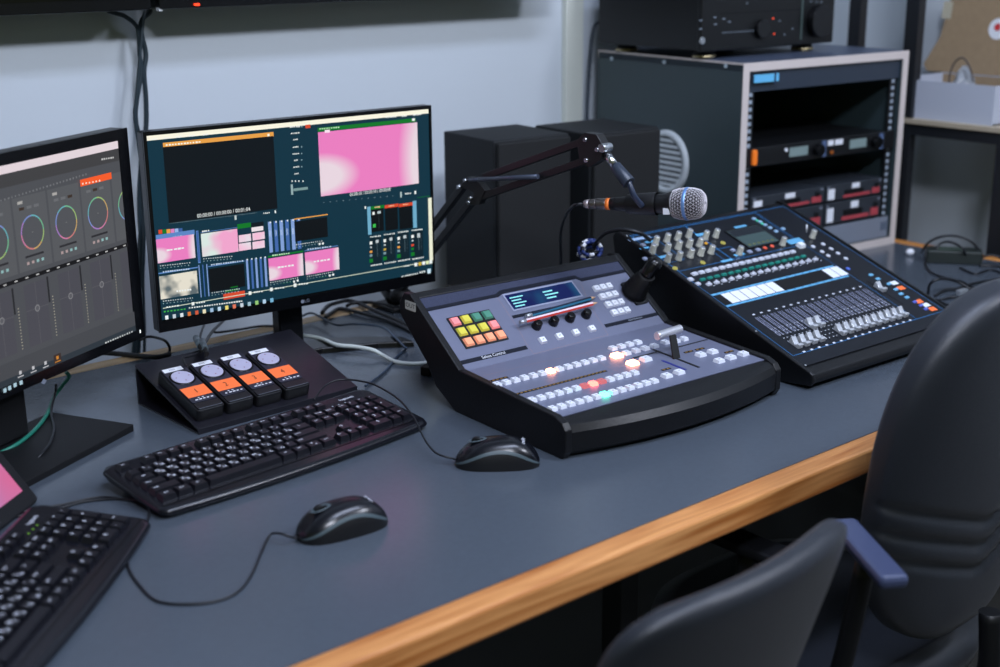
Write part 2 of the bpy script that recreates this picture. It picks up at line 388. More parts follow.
ui.rect(n2(103, 104), n2(362, 98), LBL); ui.dashes(n2(115, 115), n2(280, 98), 10, WHT)
ui.rect(n2(103, 100), n2(362, 70+18), LBL)
pinkpic(n2(104, 130), n2(368, 250), 'pink_picture_a')
ui.dashes(n2(175, 202), n2(298, 184), 5, WHT, 0.0032, 0.95)
ui.rect(n2(370, 72), n2(402, 285), LBL); ui.rect(n2(384, 74), n2(388, 280), DBL)
ui.rect(n2(402, 82), n2(646, 50), LBL); ui.dashes(n2(412, 76), n2(465, 68), 4, WHT)
ui.special(n2(403, 92), n2(655, 208), picture_mat('pale_pink_picture', ((240, 165, 205), (216, 232, 226)), 14, 1.0, (0.42, 0.56)))
ui.rect(n2(645, 28), n2(738, 46), GRN); ui.rect(n2(738, 20), n2(822, 36), NVY); ui.rect(n2(740, 50), n2(820, 67), (235, 225, 230))
for (x, y) in ((655, 102), (746, 88), (655, 158), (746, 146)):
    ui.special(n2(x, y), n2(x+84, y+36), picture_mat('pale_pink_thumbnails', ((244, 190, 216), (226, 226, 232)), 30, 1.0))
cols = ((130, 160, 215), (66, 104, 170))
for i in range(6):
    x = 850+i*38; ui.rect(n2(x, 12-i*4), n2(x+34, 214-i*5), cols[i % 2]); ui.rect(n2(x+12, 10-i*4), n2(x+20, 20-i*4), WHT)
    ui.dashes(n2(x+10, 90-i*4), n2(x+24, 88-i*4), 2, (190, 210, 240), 0.012, 0.5)
ui.rect(c2(437, 343), c2(527, 333), ORG); ui.rect(c2(437, 351), c2(527, 391), (10, 16, 20))
# row two
ui.rect(n2(120, 352), n2(383, 318), LBL); ui.dashes(n2(150, 345), n2(330, 325), 12, (190, 210, 235))
ui.special(n2(124, 376), n2(386, 486), picture_mat('grey_picture', ((96, 108, 112), (228, 222, 206)), 30, 1.0, (0.4, 0.56)))
ui.dashes(n2(240, 474), n2(346, 462), 6, WHT, 0.003, 0.95)
for i in range(3): ui.rect(n2(386+i*26, 300-i*3), n2(408+i*26, 514-i*4), cols[i % 2])
ui.rect(n2(450, 308), n2(694, 274), LBL); ui.dashes(n2(470, 298), n2(690, 270), 14, (190, 210, 235))
ui.rect(n2(453, 326), n2(700, 440), (10, 16, 20))
ui.rect(n2(564, 470), n2(650, 466), GRN); ui.rect(n2(600, 446), n2(650, 444), GRN)
ui.rect(n2(552, 500), n2(697, 494), RED); ui.rect(n2(570, 503), n2(588, 512), WHT); ui.dashes(n2(600, 503), n2(660, 497), 6, WHT)
ui.rect(n2(552, 493), n2(697, 506), RED)
for i in range(5): ui.rect(n2(702+i*30, 262-i*4), n2(728+i*30, 460-i*5), cols[i % 2]); ui.rect(n2(708+i*30, 258-i*4), n2(716+i*30, 266-i*4), WHT)
ui.rect(e2(82, 176), e2(476, 130), GRN); ui.dashes(e2(130, 170), e2(330, 143), 8, (190, 230, 190))
pinkpic(e2(86, 206), e2(480, 388), 'pink_picture_b'); ui.dashes(e2(190, 304), e2(380, 275), 5, WHT, 0.0032, 0.95)
ui.rect(e2(488, 116), e2(860, 64), LBL); ui.dashes(e2(520, 102), e2(790, 70), 10, (190, 210, 235))
pinkpic(e2(490, 138), e2(876, 322), 'pink_picture_c'); ui.dashes(e2(590, 240), e2(775, 212), 5, WHT, 0.0032, 0.95)
for (a, b) in ((n2(130, 305), n2(340, 282)), (n2(420, 258), n2(620, 240)), (n2(150, 540), n2(360, 516)), (n2(475, 484), n2(670, 455)), (e2(110, 470), e2(430, 415)), (e2(515, 405), e2(820, 350)), (e2(395, 50), e2(700, 5))):
    ui.dashes(a, b, 13, WHT, 0.0017, 0.45); ui.dashes((a[0], a[1]+2.4), (b[0], b[1]+2.4), 9, (170, 195, 200), 0.0015, 0.3)
ui.rect(e2(246, 480), e2(360, 462), GRN); ui.rect(e2(660, 412), e2(755, 398), GRN); ui.rect(e2(545, 40), e2(650, 24), GRN)
for (x, y) in ((372, 460), (412, 448), (768, 392), (806, 382), (655, 42), (692, 36)): ui.rect(e2(x-10, y-10), e2(x+10, y+10), WHT)
# sound mixer section
for i in range(3):
    x = 302+i*86; y = 104-i*8
    ui.rect(f2(x, y+4), f2(x+82, y+140), (8, 14, 18)); ui.rect(f2(x, y-4), f2(x+84, y+3), (GRN, RED, RED)[i]); ui.dashes(f2(x+25, y), f2(x+60, y-3), 4, (250, 190, 150))
ui.rect(f2(281, 102), f2(308, 268), (110, 170, 200)); ui.rect(f2(557, 66), f2(584, 226), (110, 170, 200))
ui.rect(f2(651, 48), f2(681, 424), (236, 238, 214)); ui.rect(f2(586, 44), f2(662, 36), GRN); ui.rect(f2(266, 98), f2(275, 112), WHT)
for i, (x, y) in enumerate(((305, 320), (388, 306), (472, 292), (556, 280))):
    ui.rect(f2(x-6, y-28), f2(x+66, y+118), (12, 34, 44))
    ui.rect(f2(x-8, y-8), f2(x+8, y+8), WHT); ui.rect(f2(x-5, y+22), f2(x+5, y+30), (200, 210, 215)); ui.rect(f2(x-8, y+48), f2(x+8, y+58), (ORG, (190, 160, 60), ORG, RED)[i]); ui.rect(f2(x-8, y+70), f2(x+8, y+82), (120, 150, 160) if i < 3 else GRN); ui.rect(f2(x-10, y+98), f2(x+12, y+116), GRN)
    ui.rect(f2(x+28, y-18), f2(x+46, y-2+(8 if i == 3 else 0)), (190, 200, 205)); ui.rect(f2(x+35, y), f2(x+40, y+80), (90, 110, 120)); ui.rect(f2(x+50, y-10), f2(x+53, y+78), (90, 110, 120))
    ui.dashes(f2(x-5, y-36), f2(x+62, y-44), 7, WHT); ui.dashes(f2(x-2, y+138), f2(x+70, y+126), 7, WHT)
ui.rect(f2(312, 132), f2(326, 148), WHT); ui.rect(f2(342, 128), f2(364, 140), (180, 195, 200)); ui.rect(f2(315, 206), f2(333, 224), (60, 190, 80))
ui.rect(f2(350, 140), f2(354, 232), (80, 100, 110))
# foot lines
yl = ui.uv(c2(85, 583))[1]; ui.raw(0.002, yl, SW-0.002, yl+0.0012, (210, 220, 200))
ui.dashes(c2(95, 579), c2(130, 574), 5, WHT); ui.rect(c2(162, 566), c2(170, 573), WHT); ui.dashes(c2(175, 568), c2(200, 564), 4, WHT)
for x in (318, 375, 438): y = 561-(x-250)*0.175; ui.rect(c2(x-4, y-12), c2(x+4, y-4), WHT); ui.dashes(c2(x+10, y-10), c2(x+36, y-13), 4, WHT)
ui.dashes(c2(88, 591), c2(150, 583), 7, (60, 170, 70)); ui.dashes(c2(155, 581), c2(300, 562), 22, WHT)
for i, cc in enumerate(((240, 245, 250), (200, 210, 220), (220, 230, 235), (222, 120, 60), (210, 90, 60), (235, 225, 190), (160, 190, 220), (190, 215, 235), (240, 220, 120), (230, 120, 90), (200, 210, 220), (160, 190, 205), (150, 200, 120), (180, 210, 235), (120, 180, 215))):
    x = 96+i*20; y = 606-i*3.3; ui.rect(c2(x-4.5, y-4.5), c2(x+4.5, y+4.5), cc)
ui.dashes(c2(722, 497), c2(768, 488), 9, WHT, 0.0026); ui.dashes(c2(770, 486), c2(786, 483), 3, WHT, 0.0035); ui.rect(c2(791, 477), c2(800, 488), (200, 225, 240))
ui.dashes(c2(728, 470), c2(745, 467), 4, WHT); [ui.rect(c2(x, 466-(x-750)*0.18-4), c2(x+8, 466-(x-750)*0.18+4), cc) for x, cc in ((756, WHT), (767, (200, 170, 60)), (777, WHT), (787, (220, 230, 180)), (796, WHT))]
ui.g.build('screen', ui.mats, mon)
# stand of the centre monitor
g = G(); g.box(SW/2-0.028, SW/2+0.020, 0.052, 0.078, 0.008, 0.24); g.build('stand_column', BLKG, mon, bevel=0.003)
ax_c = SW/2 - 0.004; W2 = Mw2l
fr = [W2 @ onz(*p) for p in ((314, 356, 0), (338.4, 353.5, 0), (370.8, 350.5, 0), (407.7, 349, 0))]; bk_ = [W2 @ onz(*p) for p in ((314, 338, 0.012), (338, 335, 0.012), (370.8, 333.6, 0.012), (408, 334, 0.012))]
half = [((f.x+b.x)/2, f.y, b.y) for f, b in zip(fr, bk_)]
pts_ = [(x, yf_, yb2) for x, yf_, yb2 in half]
mir = [(2*ax_c-x, yf_, yb2) for x, yf_, yb2 in reversed(pts_)]
mid_ = [(ax_c, min(pts_[0][1], pts_[0][1]), pts_[0][2])]
g = G(); g.rings([[(x, yf_, 0.0), (x, yb2, 0.0), (x, yb2-0.003, 0.011), (x, yf_+0.003, 0.011)] for x, yf_, yb2 in mir+mid_+pts_], True, True, smooth=False); g.build('stand_foot', BLKG, mon, bevel=0.002)

# ================================================================== LEFT MONITOR
TRc = Vector((0.8919, 1.9331, 0.4329+D)); lang = 0.4832; LW, LH = 0.552, 0.335
A = Vector((math.cos(lang), math.sin(lang), 0)); lo = TRc - A*LW - Vector((0, 0, LH))
lroot = TRc - A*LW*0.5; lroot.z = D
lm = thing('computer_monitor', lroot, lang, 'black monitor with dark grey colour-wheel panels and an orange button on its screen', 'monitor', 'monitors on the desk')
Ls = screen_frame(lo, lang); LL = (Matrix.Translation(lroot) @ Matrix.Rotation(lang, 4, 'Z')).inverted() @ Ls
g = G(LL); g.rrect(0, LW, 0, LH, -0.028, -0.002, 0.005); g.build('housing', BLKG, lm, bevel=0.002)
lui = UI(Ls, LL); l4 = lambda x, y: (x/4.767, 120+y/4.767); l2 = lambda x, y: (x/2.667, 150+y/2.667); l3 = lambda x, y: (x/3.335, 260+y/3.335)
sx1, sy1 = lui.uv(l4(559, 99)); sx0 = LW-sx1; sy0 = lui.uv(l3(455, 232))[1]
g = G(LL)
for (a, b, c, d) in ((0, LW, sy1+0.0005, LH), (0, LW, 0, sy0-0.0005), (0, sx0-0.0005, sy0-0.0005, sy1+0.0005), (sx1+0.0005, LW, sy0-0.0005, sy1+0.0005)): g.box(a, b, c, d, -0.002, 0.0015)
bz = g.build('bezel', BLKG, lm)
g = G(LL); x, y = lui.uv((139, 346))[0], 0.011
lx_, ly_ = lui.uv((43, 381.5)); g.add([(lx_-0.006, ly_, 0.0017), (lx_, ly_-0.0045, 0.0017), (lx_+0.006, ly_, 0.0017), (lx_, ly_+0.0045, 0.0017)], [(0, 1, 2, 3)]); bd = g.build('maker_badge', GREYC, bz)
g = G(LL); px_, py_ = lui.uv((142.5, 332)); g.cbox((LW-0.012, 0.012, 0.0018), (0.002, 0.005, 0.001)); g.build('power_light', mat('white_led', (230, 240, 240), emit=1.5), bz)
GR = (82, 84, 88)
lui.raw(sx0, sy0, sx1, sy1, (76, 78, 83)); lui.raw(sx0, sy1-0.0115, sx1, sy1, (226, 212, 218))
lui.raw(sx0, sy1-0.030, sx1, sy1-0.0115, (64, 64, 66))
lui.dashes(l4(482, 188), l4(545, 178), 6, (190, 190, 190), 0.003)
lui.dashes(l4(0, 385), l4(420, 255), 26, (112, 114, 118), 0.003, 0.5)
cw = [(-12, 590), (152, 538), (313, 487), (465, 440), (607, 400)]
C = [lui.uv(l4(*c)) for c in cw]; pitch = (C[3][0]-C[1][0])/2; yc = sum(c[1] for c in C[1:4])/3
x0c = C[3][0]
def ring_mat():
    m = mat('screen_rainbow_ring', (200, 160, 160), 0.35, emit=0.8); nt = m.node_tree; b = nt.nodes['Principled BSDF']
    tc = nt.nodes.new('ShaderNodeTexCoord'); nz = nt.nodes.new('ShaderNodeTexNoise'); nz.inputs['Scale'].default_value = 22
    hs = nt.nodes.new('ShaderNodeCombineColor'); hs.mode = 'HSV'; hs.inputs['Saturation' if 'Saturation' in hs.inputs else 1].default_value = 0.42; hs.inputs[2].default_value = 0.55
    mu = nt.nodes.new('ShaderNodeMath'); mu.operation = 'MULTIPLY'; mu.inputs[1].default_value = 4.0
    nt.links.new(tc.outputs['Object'], nz.inputs['Vector']); nt.links.new(nz.outputs['Fac'], mu.inputs[0]); nt.links.new(mu.outputs[0], hs.inputs[0])
    nt.links.new(hs.outputs[0], b.inputs['Emission Color']); return m
RING = ring_mat(); lui.mats.append(RING)
ylow1 = lui.uv(l2(100, 322))[1]; ylow0 = lui.uv(l2(100, 540))[1]
k = 0
xx = x0c + pitch
while xx > -0.02:
    def clampx(v): return max(sx0, min(sx1, v))
    cx = xx
    if cx-0.024 < sx1 and cx > sx0+0.02:
        lui.raw(clampx(cx-pitch*0.47), yc-0.052, clampx(cx+pitch*0.47), yc+0.053, (86, 88, 92))
        lui.z += 0.00001
        n = 40; r0, r1 = 0.0235, 0.0215; vs = []; fs = []
        for i in range(n):
            an = 2*PI*i/n; vs += [(clampx(cx+r0*math.cos(an)), yc+r0*math.sin(an)*1.05, lui.z), (clampx(cx+r1*math.cos(an)), yc+r1*math.sin(an)*1.05, lui.z)]
        for i in range(n):
            j = (i+1) % n; fs.append((2*i, 2*j, 2*j+1, 2*i+1))
        [lui.g.add([vs[2*q_], vs[2*((q_+1) % n)], vs[2*((q_+1) % n)+1], vs[2*q_+1]], [(0, 1, 2, 3)], lui.mi([(200, 120, 120), (196, 160, 100), (150, 180, 110), (110, 180, 140), (100, 170, 180), (120, 140, 200), (160, 120, 190), (200, 120, 160)][(q_*8//n+k) % 8], 1.0)) for q_ in range(n)]
        lui.z += 0.00001
        if cx+0.02 < sx1:
            lui.g.disc((cx, yc), 0.0212, 0.0222, lui.z, 32, lui.mi((80, 82, 87)))
            lui.raw(cx-0.0015, yc-0.0003, cx+0.0015, yc+0.0003, (140, 140, 140))
            lui.raw(cx-0.020, yc-0.034, cx+0.018, yc-0.031, (44, 44, 48))
            for q in range(4): lui.raw(cx-0.018+q*0.010, yc-0.044, cx-0.013+q*0.010, yc-0.040, (170, 150, 150) if q < 2 else (140, 180, 180))
            for q in range(3): lui.raw(cx-0.022+q*0.015, yc+0.034, cx-0.012+q*0.015, yc+0.038, (60, 48, 40) if q == (k % 3) else (104, 106, 110))
            if cx < x0c-0.5*pitch: lui.dashes_dummy = 0; lui.raw(cx-0.024, yc+0.043, cx-0.014, yc+0.047, (170, 168, 165))
        # lower panel
        lui.raw(clampx(cx-pitch*0.42), ylow0+0.012, clampx(cx+pitch*0.22), ylow1-0.014, (74, 74, 82)); 
        if cx < sx1-0.01:
            lui.raw(cx-pitch*0.10-0.0002, ylow0+0.012, cx-pitch*0.10+0.0004, ylow1-0.014, (96, 96, 100))
            lui.raw(clampx(cx-pitch*0.42), (ylow0+ylow1)/2+0.006, clampx(cx+pitch*0.22), (ylow0+ylow1)/2+0.0066, (96, 96, 100))
            lui.z += 0.00001; lui.g.disc((cx-pitch*0.10, (ylow0+ylow1)/2+0.006), 0.005, z=lui.z, mat=lui.mi((128, 128, 132)))
            lui.z += 0.00001; lui.g.disc((cx-pitch*0.10, (ylow0+ylow1)/2+0.006), 0.0036, z=lui.z, mat=lui.mi((90, 90, 96)))
            lui.raw(cx+pitch*0.24, ylow1-0.05, cx+pitch*0.29, ylow1-0.012, (40, 40, 44))
            for q in range(14): lui.raw(cx+pitch*0.35, ylow0+0.014+q*0.0045, cx+pitch*0.38, ylow0+0.0155+q*0.0045, (165, 160, 145))
    xx -= pitch; k += 1
ybar = ylow1-0.004
lui.raw(sx0, ybar-0.003, sx1, ybar+0.003, (22, 22, 24))
for i in range(20): lui.raw(sx1-0.012-i*0.022, ybar-0.001, sx1-0.006-i*0.022, ybar+0.001, (180, 180, 180))
yb0 = sy0
lui.raw(sx0, sy0, sx1, ylow0+0.004, (70, 72, 77)); lui.raw(sx0, sy0, sx1, sy0+0.009, (46, 54, 62))
for i, (x, y, cc) in enumerate(((186, 328, (200, 130, 50)), (146, 346, (190, 190, 195)), (105, 362, (190, 190, 195)), (62, 378, (190, 190, 195)))):
    u, v = lui.uv(l3(x, y))
    if i == 0: lui.raw(u-0.008, v-0.007, u+0.008, v+0.007, (60, 48, 44))
    lui.raw(u-0.0025, v-0.001, u+0.0025, v+0.004, cc); lui.raw(u-0.006, v-0.005, u+0.006, v-0.0035, cc)
lui.dashes(l3(345, 276), l3(440, 236), 12, (200, 205, 205), 0.003, 0.6)
for i, (x, y) in enumerate(((10, 434), (26, 426), (44, 416), (64, 408))):
    u, v = lui.uv(l3(x, y)); lui.raw(u-0.003, v-0.003, u+0.003, v+0.003, (170, 200, 215))
a = lui.uv(l4(372, 287)); b = lui.uv(l4(524, 282))
lui.raw(a[0], a[1]-0.0095, b[0], a[1]+0.0005, (246, 92, 40)); lui.dashes(l4(382, 304), l4(478, 287), 6, (255, 220, 200), 0.003, 0.6)
lui.g.build('screen', lui.mats, lm)
g = G(); g.box(-0.035, 0.035, 0.035, 0.06, 0.012, 0.30); g.build('stand_column', BLKM, lm, bevel=0.004)
g = G(LL); g.rrect(0.16, LW-0.16, 0.09, 0.27, -0.055, -0.028, 0.02); g.build('rear_cover', BLK, lm, bevel=0.005)
g = G(); g.rrect(-0.128, 0.127, -0.082, 0.075, 0, 0.010, 0.004); g.build('stand_foot', BLKM, lm, bevel=0.001)

# ================================================================== SMALL TILTED SCREEN (left edge)
tc_ = Vector((0.584, 1.625, D+0.004)); te = Vector((0.074, 0.06, 0)).normalized(); ta = math.atan2(te.y, te.x); TW, TH = 0.30, 0.20
tt = math.radians(37)
tr = thing('small_display', (tc_ - te*TW*0.5), ta, 'small tilted display showing a pink picture, beside the further end of the leftmost keyboard', 'screen')
tMs = screen_frame(tc_-te*TW, ta, tt); tL = (Matrix.Translation(tc_-te*TW*0.5) @ Matrix.Rotation(ta, 4, 'Z')).inverted() @ tMs
g = G(tL); g.rrect(0, TW, 0, TH, -0.010, 0, 0.008); g.build('housing', BLK, tr, bevel=0.002)
g = G(tL); g.quad(0.017, 0.022, TW-0.017, TH-0.017, 0.0006)
def tab_mat():
    m = mat('screen_pink_violet', (220, 140, 200), 0.35, emit=0.85); nt = m.node_tree; b = nt.nodes['Principled BSDF']
    tcn = nt.nodes.new('ShaderNodeTexCoord'); nz = nt.nodes.new('ShaderNodeTexNoise'); nz.inputs['Scale'].default_value = 9; nz.inputs['Detail'].default_value = 1
    rp = nt.nodes.new('ShaderNodeValToRGB'); rp.color_ramp.elements[0].color = lin((186, 140, 196))+(1,); rp.color_ramp.elements[1].color = lin((232, 110, 160))+(1,)
    rp.color_ramp.elements[0].position = 0.35; rp.color_ramp.elements[1].position = 0.6
    nt.links.new(tcn.outputs['Object'], nz.inputs['Vector']); nt.links.new(nz.outputs['Fac'], rp.inputs['Fac']); nt.links.new(rp.outputs['Color'], b.inputs['Emission Color']); return m
g.build('screen', tab_mat(), tr)
g = G(); top = tL @ Vector((0, TH*0.7, -0.01)); g.box(-0.05, 0.05, top.y+0.02, top.y+0.026, -0.003, top.z-0.01)
g.box(-0.05, 0.05, top.y-0.05, top.y+0.026, -0.004, 0.0); g.build('kickstand', BLK, tr)

# ================================================================== KEYBOARDS
KEY = mat('key_plastic', (17, 18, 25), 0.34); KBODY = mat('keyboard_body', (16, 17, 24), 0.24); LEG = mat('key_legend', (225, 230, 242), 0.5)
kb = thing('keyboard', (0.6765, 1.4560, D), 0.093, 'black wired keyboard in front of the sloped stand with four orange-marked pads', 'keyboard', 'keyboards on the desk')
KS = frame((0, 0, 0.0135), (1, 0, 0), (0, 0.155, 0.0175))        # sloping key deck
g = G()
def kb_outline(inset=0.0):
    W_, H_ = 0.45, 0.155; pts = []; r = 0.016
    for i in range(13):
        x = inset + r + (W_-2*inset-2*r)*i/12; s_ = 2*i/12-1; pts.append((x, inset-0.008*(1-s_*s_)))
    for (cx, cy, a0) in ((W_-inset-r, inset+r, -70), (W_-inset-r, H_-inset-r, 5), (inset+r, H_-inset-r, 95), (inset+r, inset+r, 180)):
        for q in range(5):
            a = math.radians(a0+(75 if a0 != 180 else 70)*q/4); pts.append((cx+r*math.cos(a), cy+r*math.sin(a)))
    return pts
oA = kb_outline(0.004); oB = kb_outline(0.0); oC = kb_outline(0.002); oD = kb_outline(0.007)
def deck(p, dz): return (p[0], p[1], 0.0135+0.0175*p[1]/0.155+dz)
g.rings([[(p[0], p[1], 0.002+0.0145*p[1]/0.155) for p in oA], [deck(p, -0.006) for p in oB], [deck(p, -0.0015) for p in oC], [deck(p, 0) for p in oD]], True, True, smooth=True)
g.build('body', KBODY, kb)
g = G(KS); g.box(0.008, 0.442, 0.0135, 0.0150, 0.0, 0.0008); g.build('deck_seam', BLKG, kb)
for x in (0.03, 0.40):
    g = G(); g.box(x, x+0.02, 0.128, 0.146, 0.0, 0.0175); g.build('rear_foot', BLKM, kb)
u = 0.0186
def key(name, x, y, w, h, leg, sub=None):
    """x, y: lower left corner in key deck units (metres)"""
    g = G(KS @ Matrix.Translation((x+w/2, y+h/2, 0)))
    g.frust((0, 0.0, 0), (w-0.0016, h-0.0016), (w-0.0058, h-0.0062), 0.0072)
    z = 0.0074
    if leg:
        s_ = 0.0082 if len(leg) == 1 else 0.0048
        if len(leg) == 1: g.text(leg, -0.0024, 0.0022, s_, z, 1)
        else: g.text(leg, -0.0008 if w < 0.03 else -w/2+0.009, 0.0015, s_, z, 1)
    if sub: g.text(sub, 0.0028, -0.0028, 0.0066, z, 1)
    return g.build(name, [KEY, LEG], kb)
X0 = 0.0135; Y0 = 0.0225
cyr = dict(zip("QWERTYUIOP[]ASDFGHJKL;'ZXCVBNM,.", "ЙЦУКЕНГШЩЗХЪФЫВАПРОЛДЖЭЯЧСМИТЬБЮ"))
sh = dict(zip("1234567890-=", "!@#$%^&*()_+"))
# rows from front to back
def row(y, items):
    x = X0
    for it in items:
        w = it[1]*u; nm = it[2] if len(it) > 2 else 'key'
        if it[0] is not None: key(nm, x, y, w, u, it[0], cyr.get(it[0], sh.get(it[0])))
        x += w
row(Y0, [('ctrl', 1.25, 'control_key'), ('win', 1.25), ('alt', 1.25), ('', 6.25, 'space_bar'), ('alt', 1.25), ('win', 1.25), ('=', 1.25), ('ctrl', 1.25, 'control_key')])
row(Y0+u, [('shift', 2.25, 'shift_key')]+[(c, 1) for c in 'ZXCVBNM,./']+[('shift', 2.75, 'shift_key')])
row(Y0+2*u, [('caps', 1.75, 'caps_lock_key')]+[(c, 1) for c in "ASDFGHJKL;'"]+[('enter', 2.25, 'enter_key')])
row(Y0+3*u, [('tab', 1.5, 'tab_key')]+[(c, 1) for c in 'QWERTYUIOP[]']+[('\\', 1.5)])
row(Y0+4*u, [('`', 1)]+[(c, 1) for c in '1234567890-=']+[('back', 2, 'backspace_key')])
yf = Y0+5*u+0.006
row(yf, [('esc', 1, 'escape_key'), (None, 1)]+[('F%d' % i, 1, 'function_key') for i in (1, 2, 3, 4)]+[(None, .5)]+[('F%d' % i, 1, 'function_key') for i in (5, 6, 7, 8)]+[(None, .5)]+[('F%d' % i, 1, 'function_key') for i in (9, 10, 11, 12)])
NX = X0+15*u+0.0055
for i, l in enumerate(('prt', 'scr', 'brk')): key('key', NX+i*u, yf, u, u, l)
for i, l in enumerate(('ins', 'home', 'pgup')): key('key', NX+i*u, Y0+4*u, u, u, l)
for i, l in enumerate(('del', 'end', 'pgdn')): key('key', NX+i*u, Y0+3*u, u, u, l)
key('arrow_key', NX+u, Y0+u, u, u, '↑')
for i, l in enumerate('←↓→'): key('arrow_key', NX+i*u, Y0, u, u, l)
PX = NX+3*u+0.0055
for r_, rowk in enumerate((('num', '/', '*', '-'), ('7', '8', '9', None), ('4', '5', '6', None), ('1', '2', '3', None))):
    for i, l in enumerate(rowk):
        if l: key('number_pad_key', PX+i*u, Y0+(4-r_)*u, u, u, l)
key('number_pad_key', PX+3*u, Y0+2*u, u, 2*u, '+'); key('enter_key', PX+3*u, Y0, u, 2*u, 'ent')
key('number_pad_key', PX, Y0, 2*u, u, '0'); key('number_pad_key', PX+2*u, Y0, u, u, '.')
g = G(KS); g.text('logitech', PX+2.2*u, yf+0.014, 0.0085, 0.0004); g.build('maker_name', LEG, kb)
g = G(KS)
for i in range(3): g.disc((PX+0.006+i*0.012, yf+0.003), 0.0014, z=0.0004)
g.build('indicator_light', [mat('grey_lamp', (160, 170, 180), 0.4)], kb)
kb.scale = (1.028, 1.02, 1.0)
kb2 = copy_tree(kb)
lf = onz(155, 528, 0.0); lb_ = 0.775
k2 = Vector((lf.x, lf.y, D)) - 0.45*Vector((math.cos(lb_), math.sin(lb_), 0))
kb2.matrix_world = Matrix.Translation(k2) @ Matrix.Rotation(lb_, 4, 'Z')
kb2['label'] = 'black wired keyboard cut off by the picture edge, below the small pink display'
for ch in kb2.children:
    if ch.name.startswith('indicator_light'):
        ch.data = ch.data.copy(); ch.data.materials[0] = mat('green_lamp', (130, 200, 60), 0.4, emit=0.8)

# ================================================================== MICE
MSH = mat('mouse_shell', (12, 14, 21), 0.27); MBAND = mat('mouse_band', (66, 80, 86), 0.45); MBASE = mat('mouse_base', (12, 13, 16), 0.5)
def make_mouse(x, y, rz, label):
    t = thing('computer_mouse', (x, y, D), rz, label, 'mouse', 'computer mice on the desk')
    L, n, m = 0.119, 26, 22
    def sec(tt_, phi, gw=1.0, gz=0.0):
        s_ = 2*tt_-1
        w = 0.0325*(1-abs(s_)**3.2)**(1/2.4)*(0.94+0.06*math.cos(PI*(tt_-0.75)*1.4)); h = 0.038*(max(0, 1-abs((tt_-0.40)/0.61)**2.5))**0.62 if tt_ > 0.40 else 0.038*(max(0, 1-abs((tt_-0.40)/0.405)**2.1))**0.60
        c, s2 = math.cos(phi), math.sin(phi)
        return ((-1 if c < 0 else 1)*abs(c)**0.75*w*gw, (tt_-0.5)*L, max(0.003, abs(s2)**0.8*h+0.002+gz))
    TT = [0.003+0.994*(0.5-0.5*math.cos(PI*i/n)) for i in range(n+1)]
    pb = lambda q: 0.30+0.34*math.sin(PI*min(1, q*1.05))**1.4
    g = G(); g.rings([[sec(q, pb(q)+0.1+(PI-2*pb(q)-0.2)*j/m) for j in range(m+1)] for q in TT], False, False); g.build('shell', MSH, t)
    g = G()
    for sgn in (0, 1):
        R = [[sec(q, (pb(q)-0.06+0.17*j/3) if sgn == 0 else PI-(pb(q)-0.06+0.17*j/3), 1.008) for j in range(4)] for q in TT]
        if sgn: R = [r[::-1] for r in R]
        g.rings(R, False, False)
    g.build('side_band', MBAND, t)
    g = G()
    for sgn in (0, 1):
        R = []
        for q in TT:
            r = []
            for j in range(5):
                ph = pb(q)*j/4; p = sec(q, ph if sgn == 0 else PI-ph, 0.93+0.065*j/4); z = p[2] if j else 0.0
                r.append((p[0], p[1], z))
            R.append(r if sgn == 0 else r[::-1])
        g.rings(R, False, False)
    g.rings([[(sec(q, 0, 0.92)[0], (q-0.5)*L, 0.0008), (sec(q, PI, 0.92)[0], (q-0.5)*L, 0.0008)] for q in TT], False, False)
    g.build('base', MBASE, t)
    g = G(); g.cyl((-0.004, 0.029, 0.0325), (0.004, 0.029, 0.0325), 0.0075, n=20); wh = g.build('scroll_wheel', RUBBER, t)
    g = G(); g.M = Matrix.Translation((0, 0.028, 0.0362)) @ Matrix.Rotation(-0.20, 4, 'X'); R = []
    for i in range(24):
        a = 2*PI*i/24; R.append([(0.0065*math.cos(a)*k_, 0.012*math.sin(a)*k_, zz) for k_, zz in ((1.15, 0.0), (1.0, 0.0012), (0.75, 0.0))])
    R.append(R[0]); g.rings(R, False, False); g.build('wheel_surround', MBAND, t)
    g = G(); g.M = Matrix.Translation((0, -0.036, 0.0325)) @ Matrix.Rotation(0.42, 4, 'X') @ Matrix.Rotation(PI, 4, 'Z'); g.text('logitech', 0, 0, 0.0075, 0.0022); g.build('maker_name', LEG, t)
    return t
def mouse_at(pf, pb_, label):
    a = onz(*pf); b = onz(*pb_); d = a-b; c = (a+b)/2; rz = math.atan2(d.y, d.x)-PI/2
    return make_mouse(c.x, c.y, rz, label)
m1 = mouse_at((302, 540), (382, 521), 'black glossy mouse alone on the open desk, nearest the wooden edge')
m2 = mouse_at((462, 464), (533, 464), 'black glossy mouse between the long keyboard and the video switcher')
def local_cord(root, pts, r=0.0016, name='cord', m=CBL):
    inv = root.matrix_world.inverted(); g = G(); g.tube([inv @ p for p in smooth_path(pts, 8)], r, 8); return g.build(name, m, root)
bpy.context.view_layer.update()
def zl(l): return [onz(px, py, z) for px, py, z in l]
local_cord(m1, zl([(302, 538, .008), (296, 538, .006), (288, 536, .012), (279.7, 533.4, .014), (270, 535, .008), (262, 551, .002), (252, 574, .002), (240, 590, .002), (222, 599.6, .002), (192.6, 604, .002), (159, 601.5, .002), (140.7, 586.7, .002), (127.8, 564.4, .002), (137, 542, .002), (148, 520, .004), (149, 507, .006), (139, 501, .004), (115, 499, .002), (85, 501.5, .002), (60, 508, .002), (20, 516, .002), (-20, 520, .002)]))
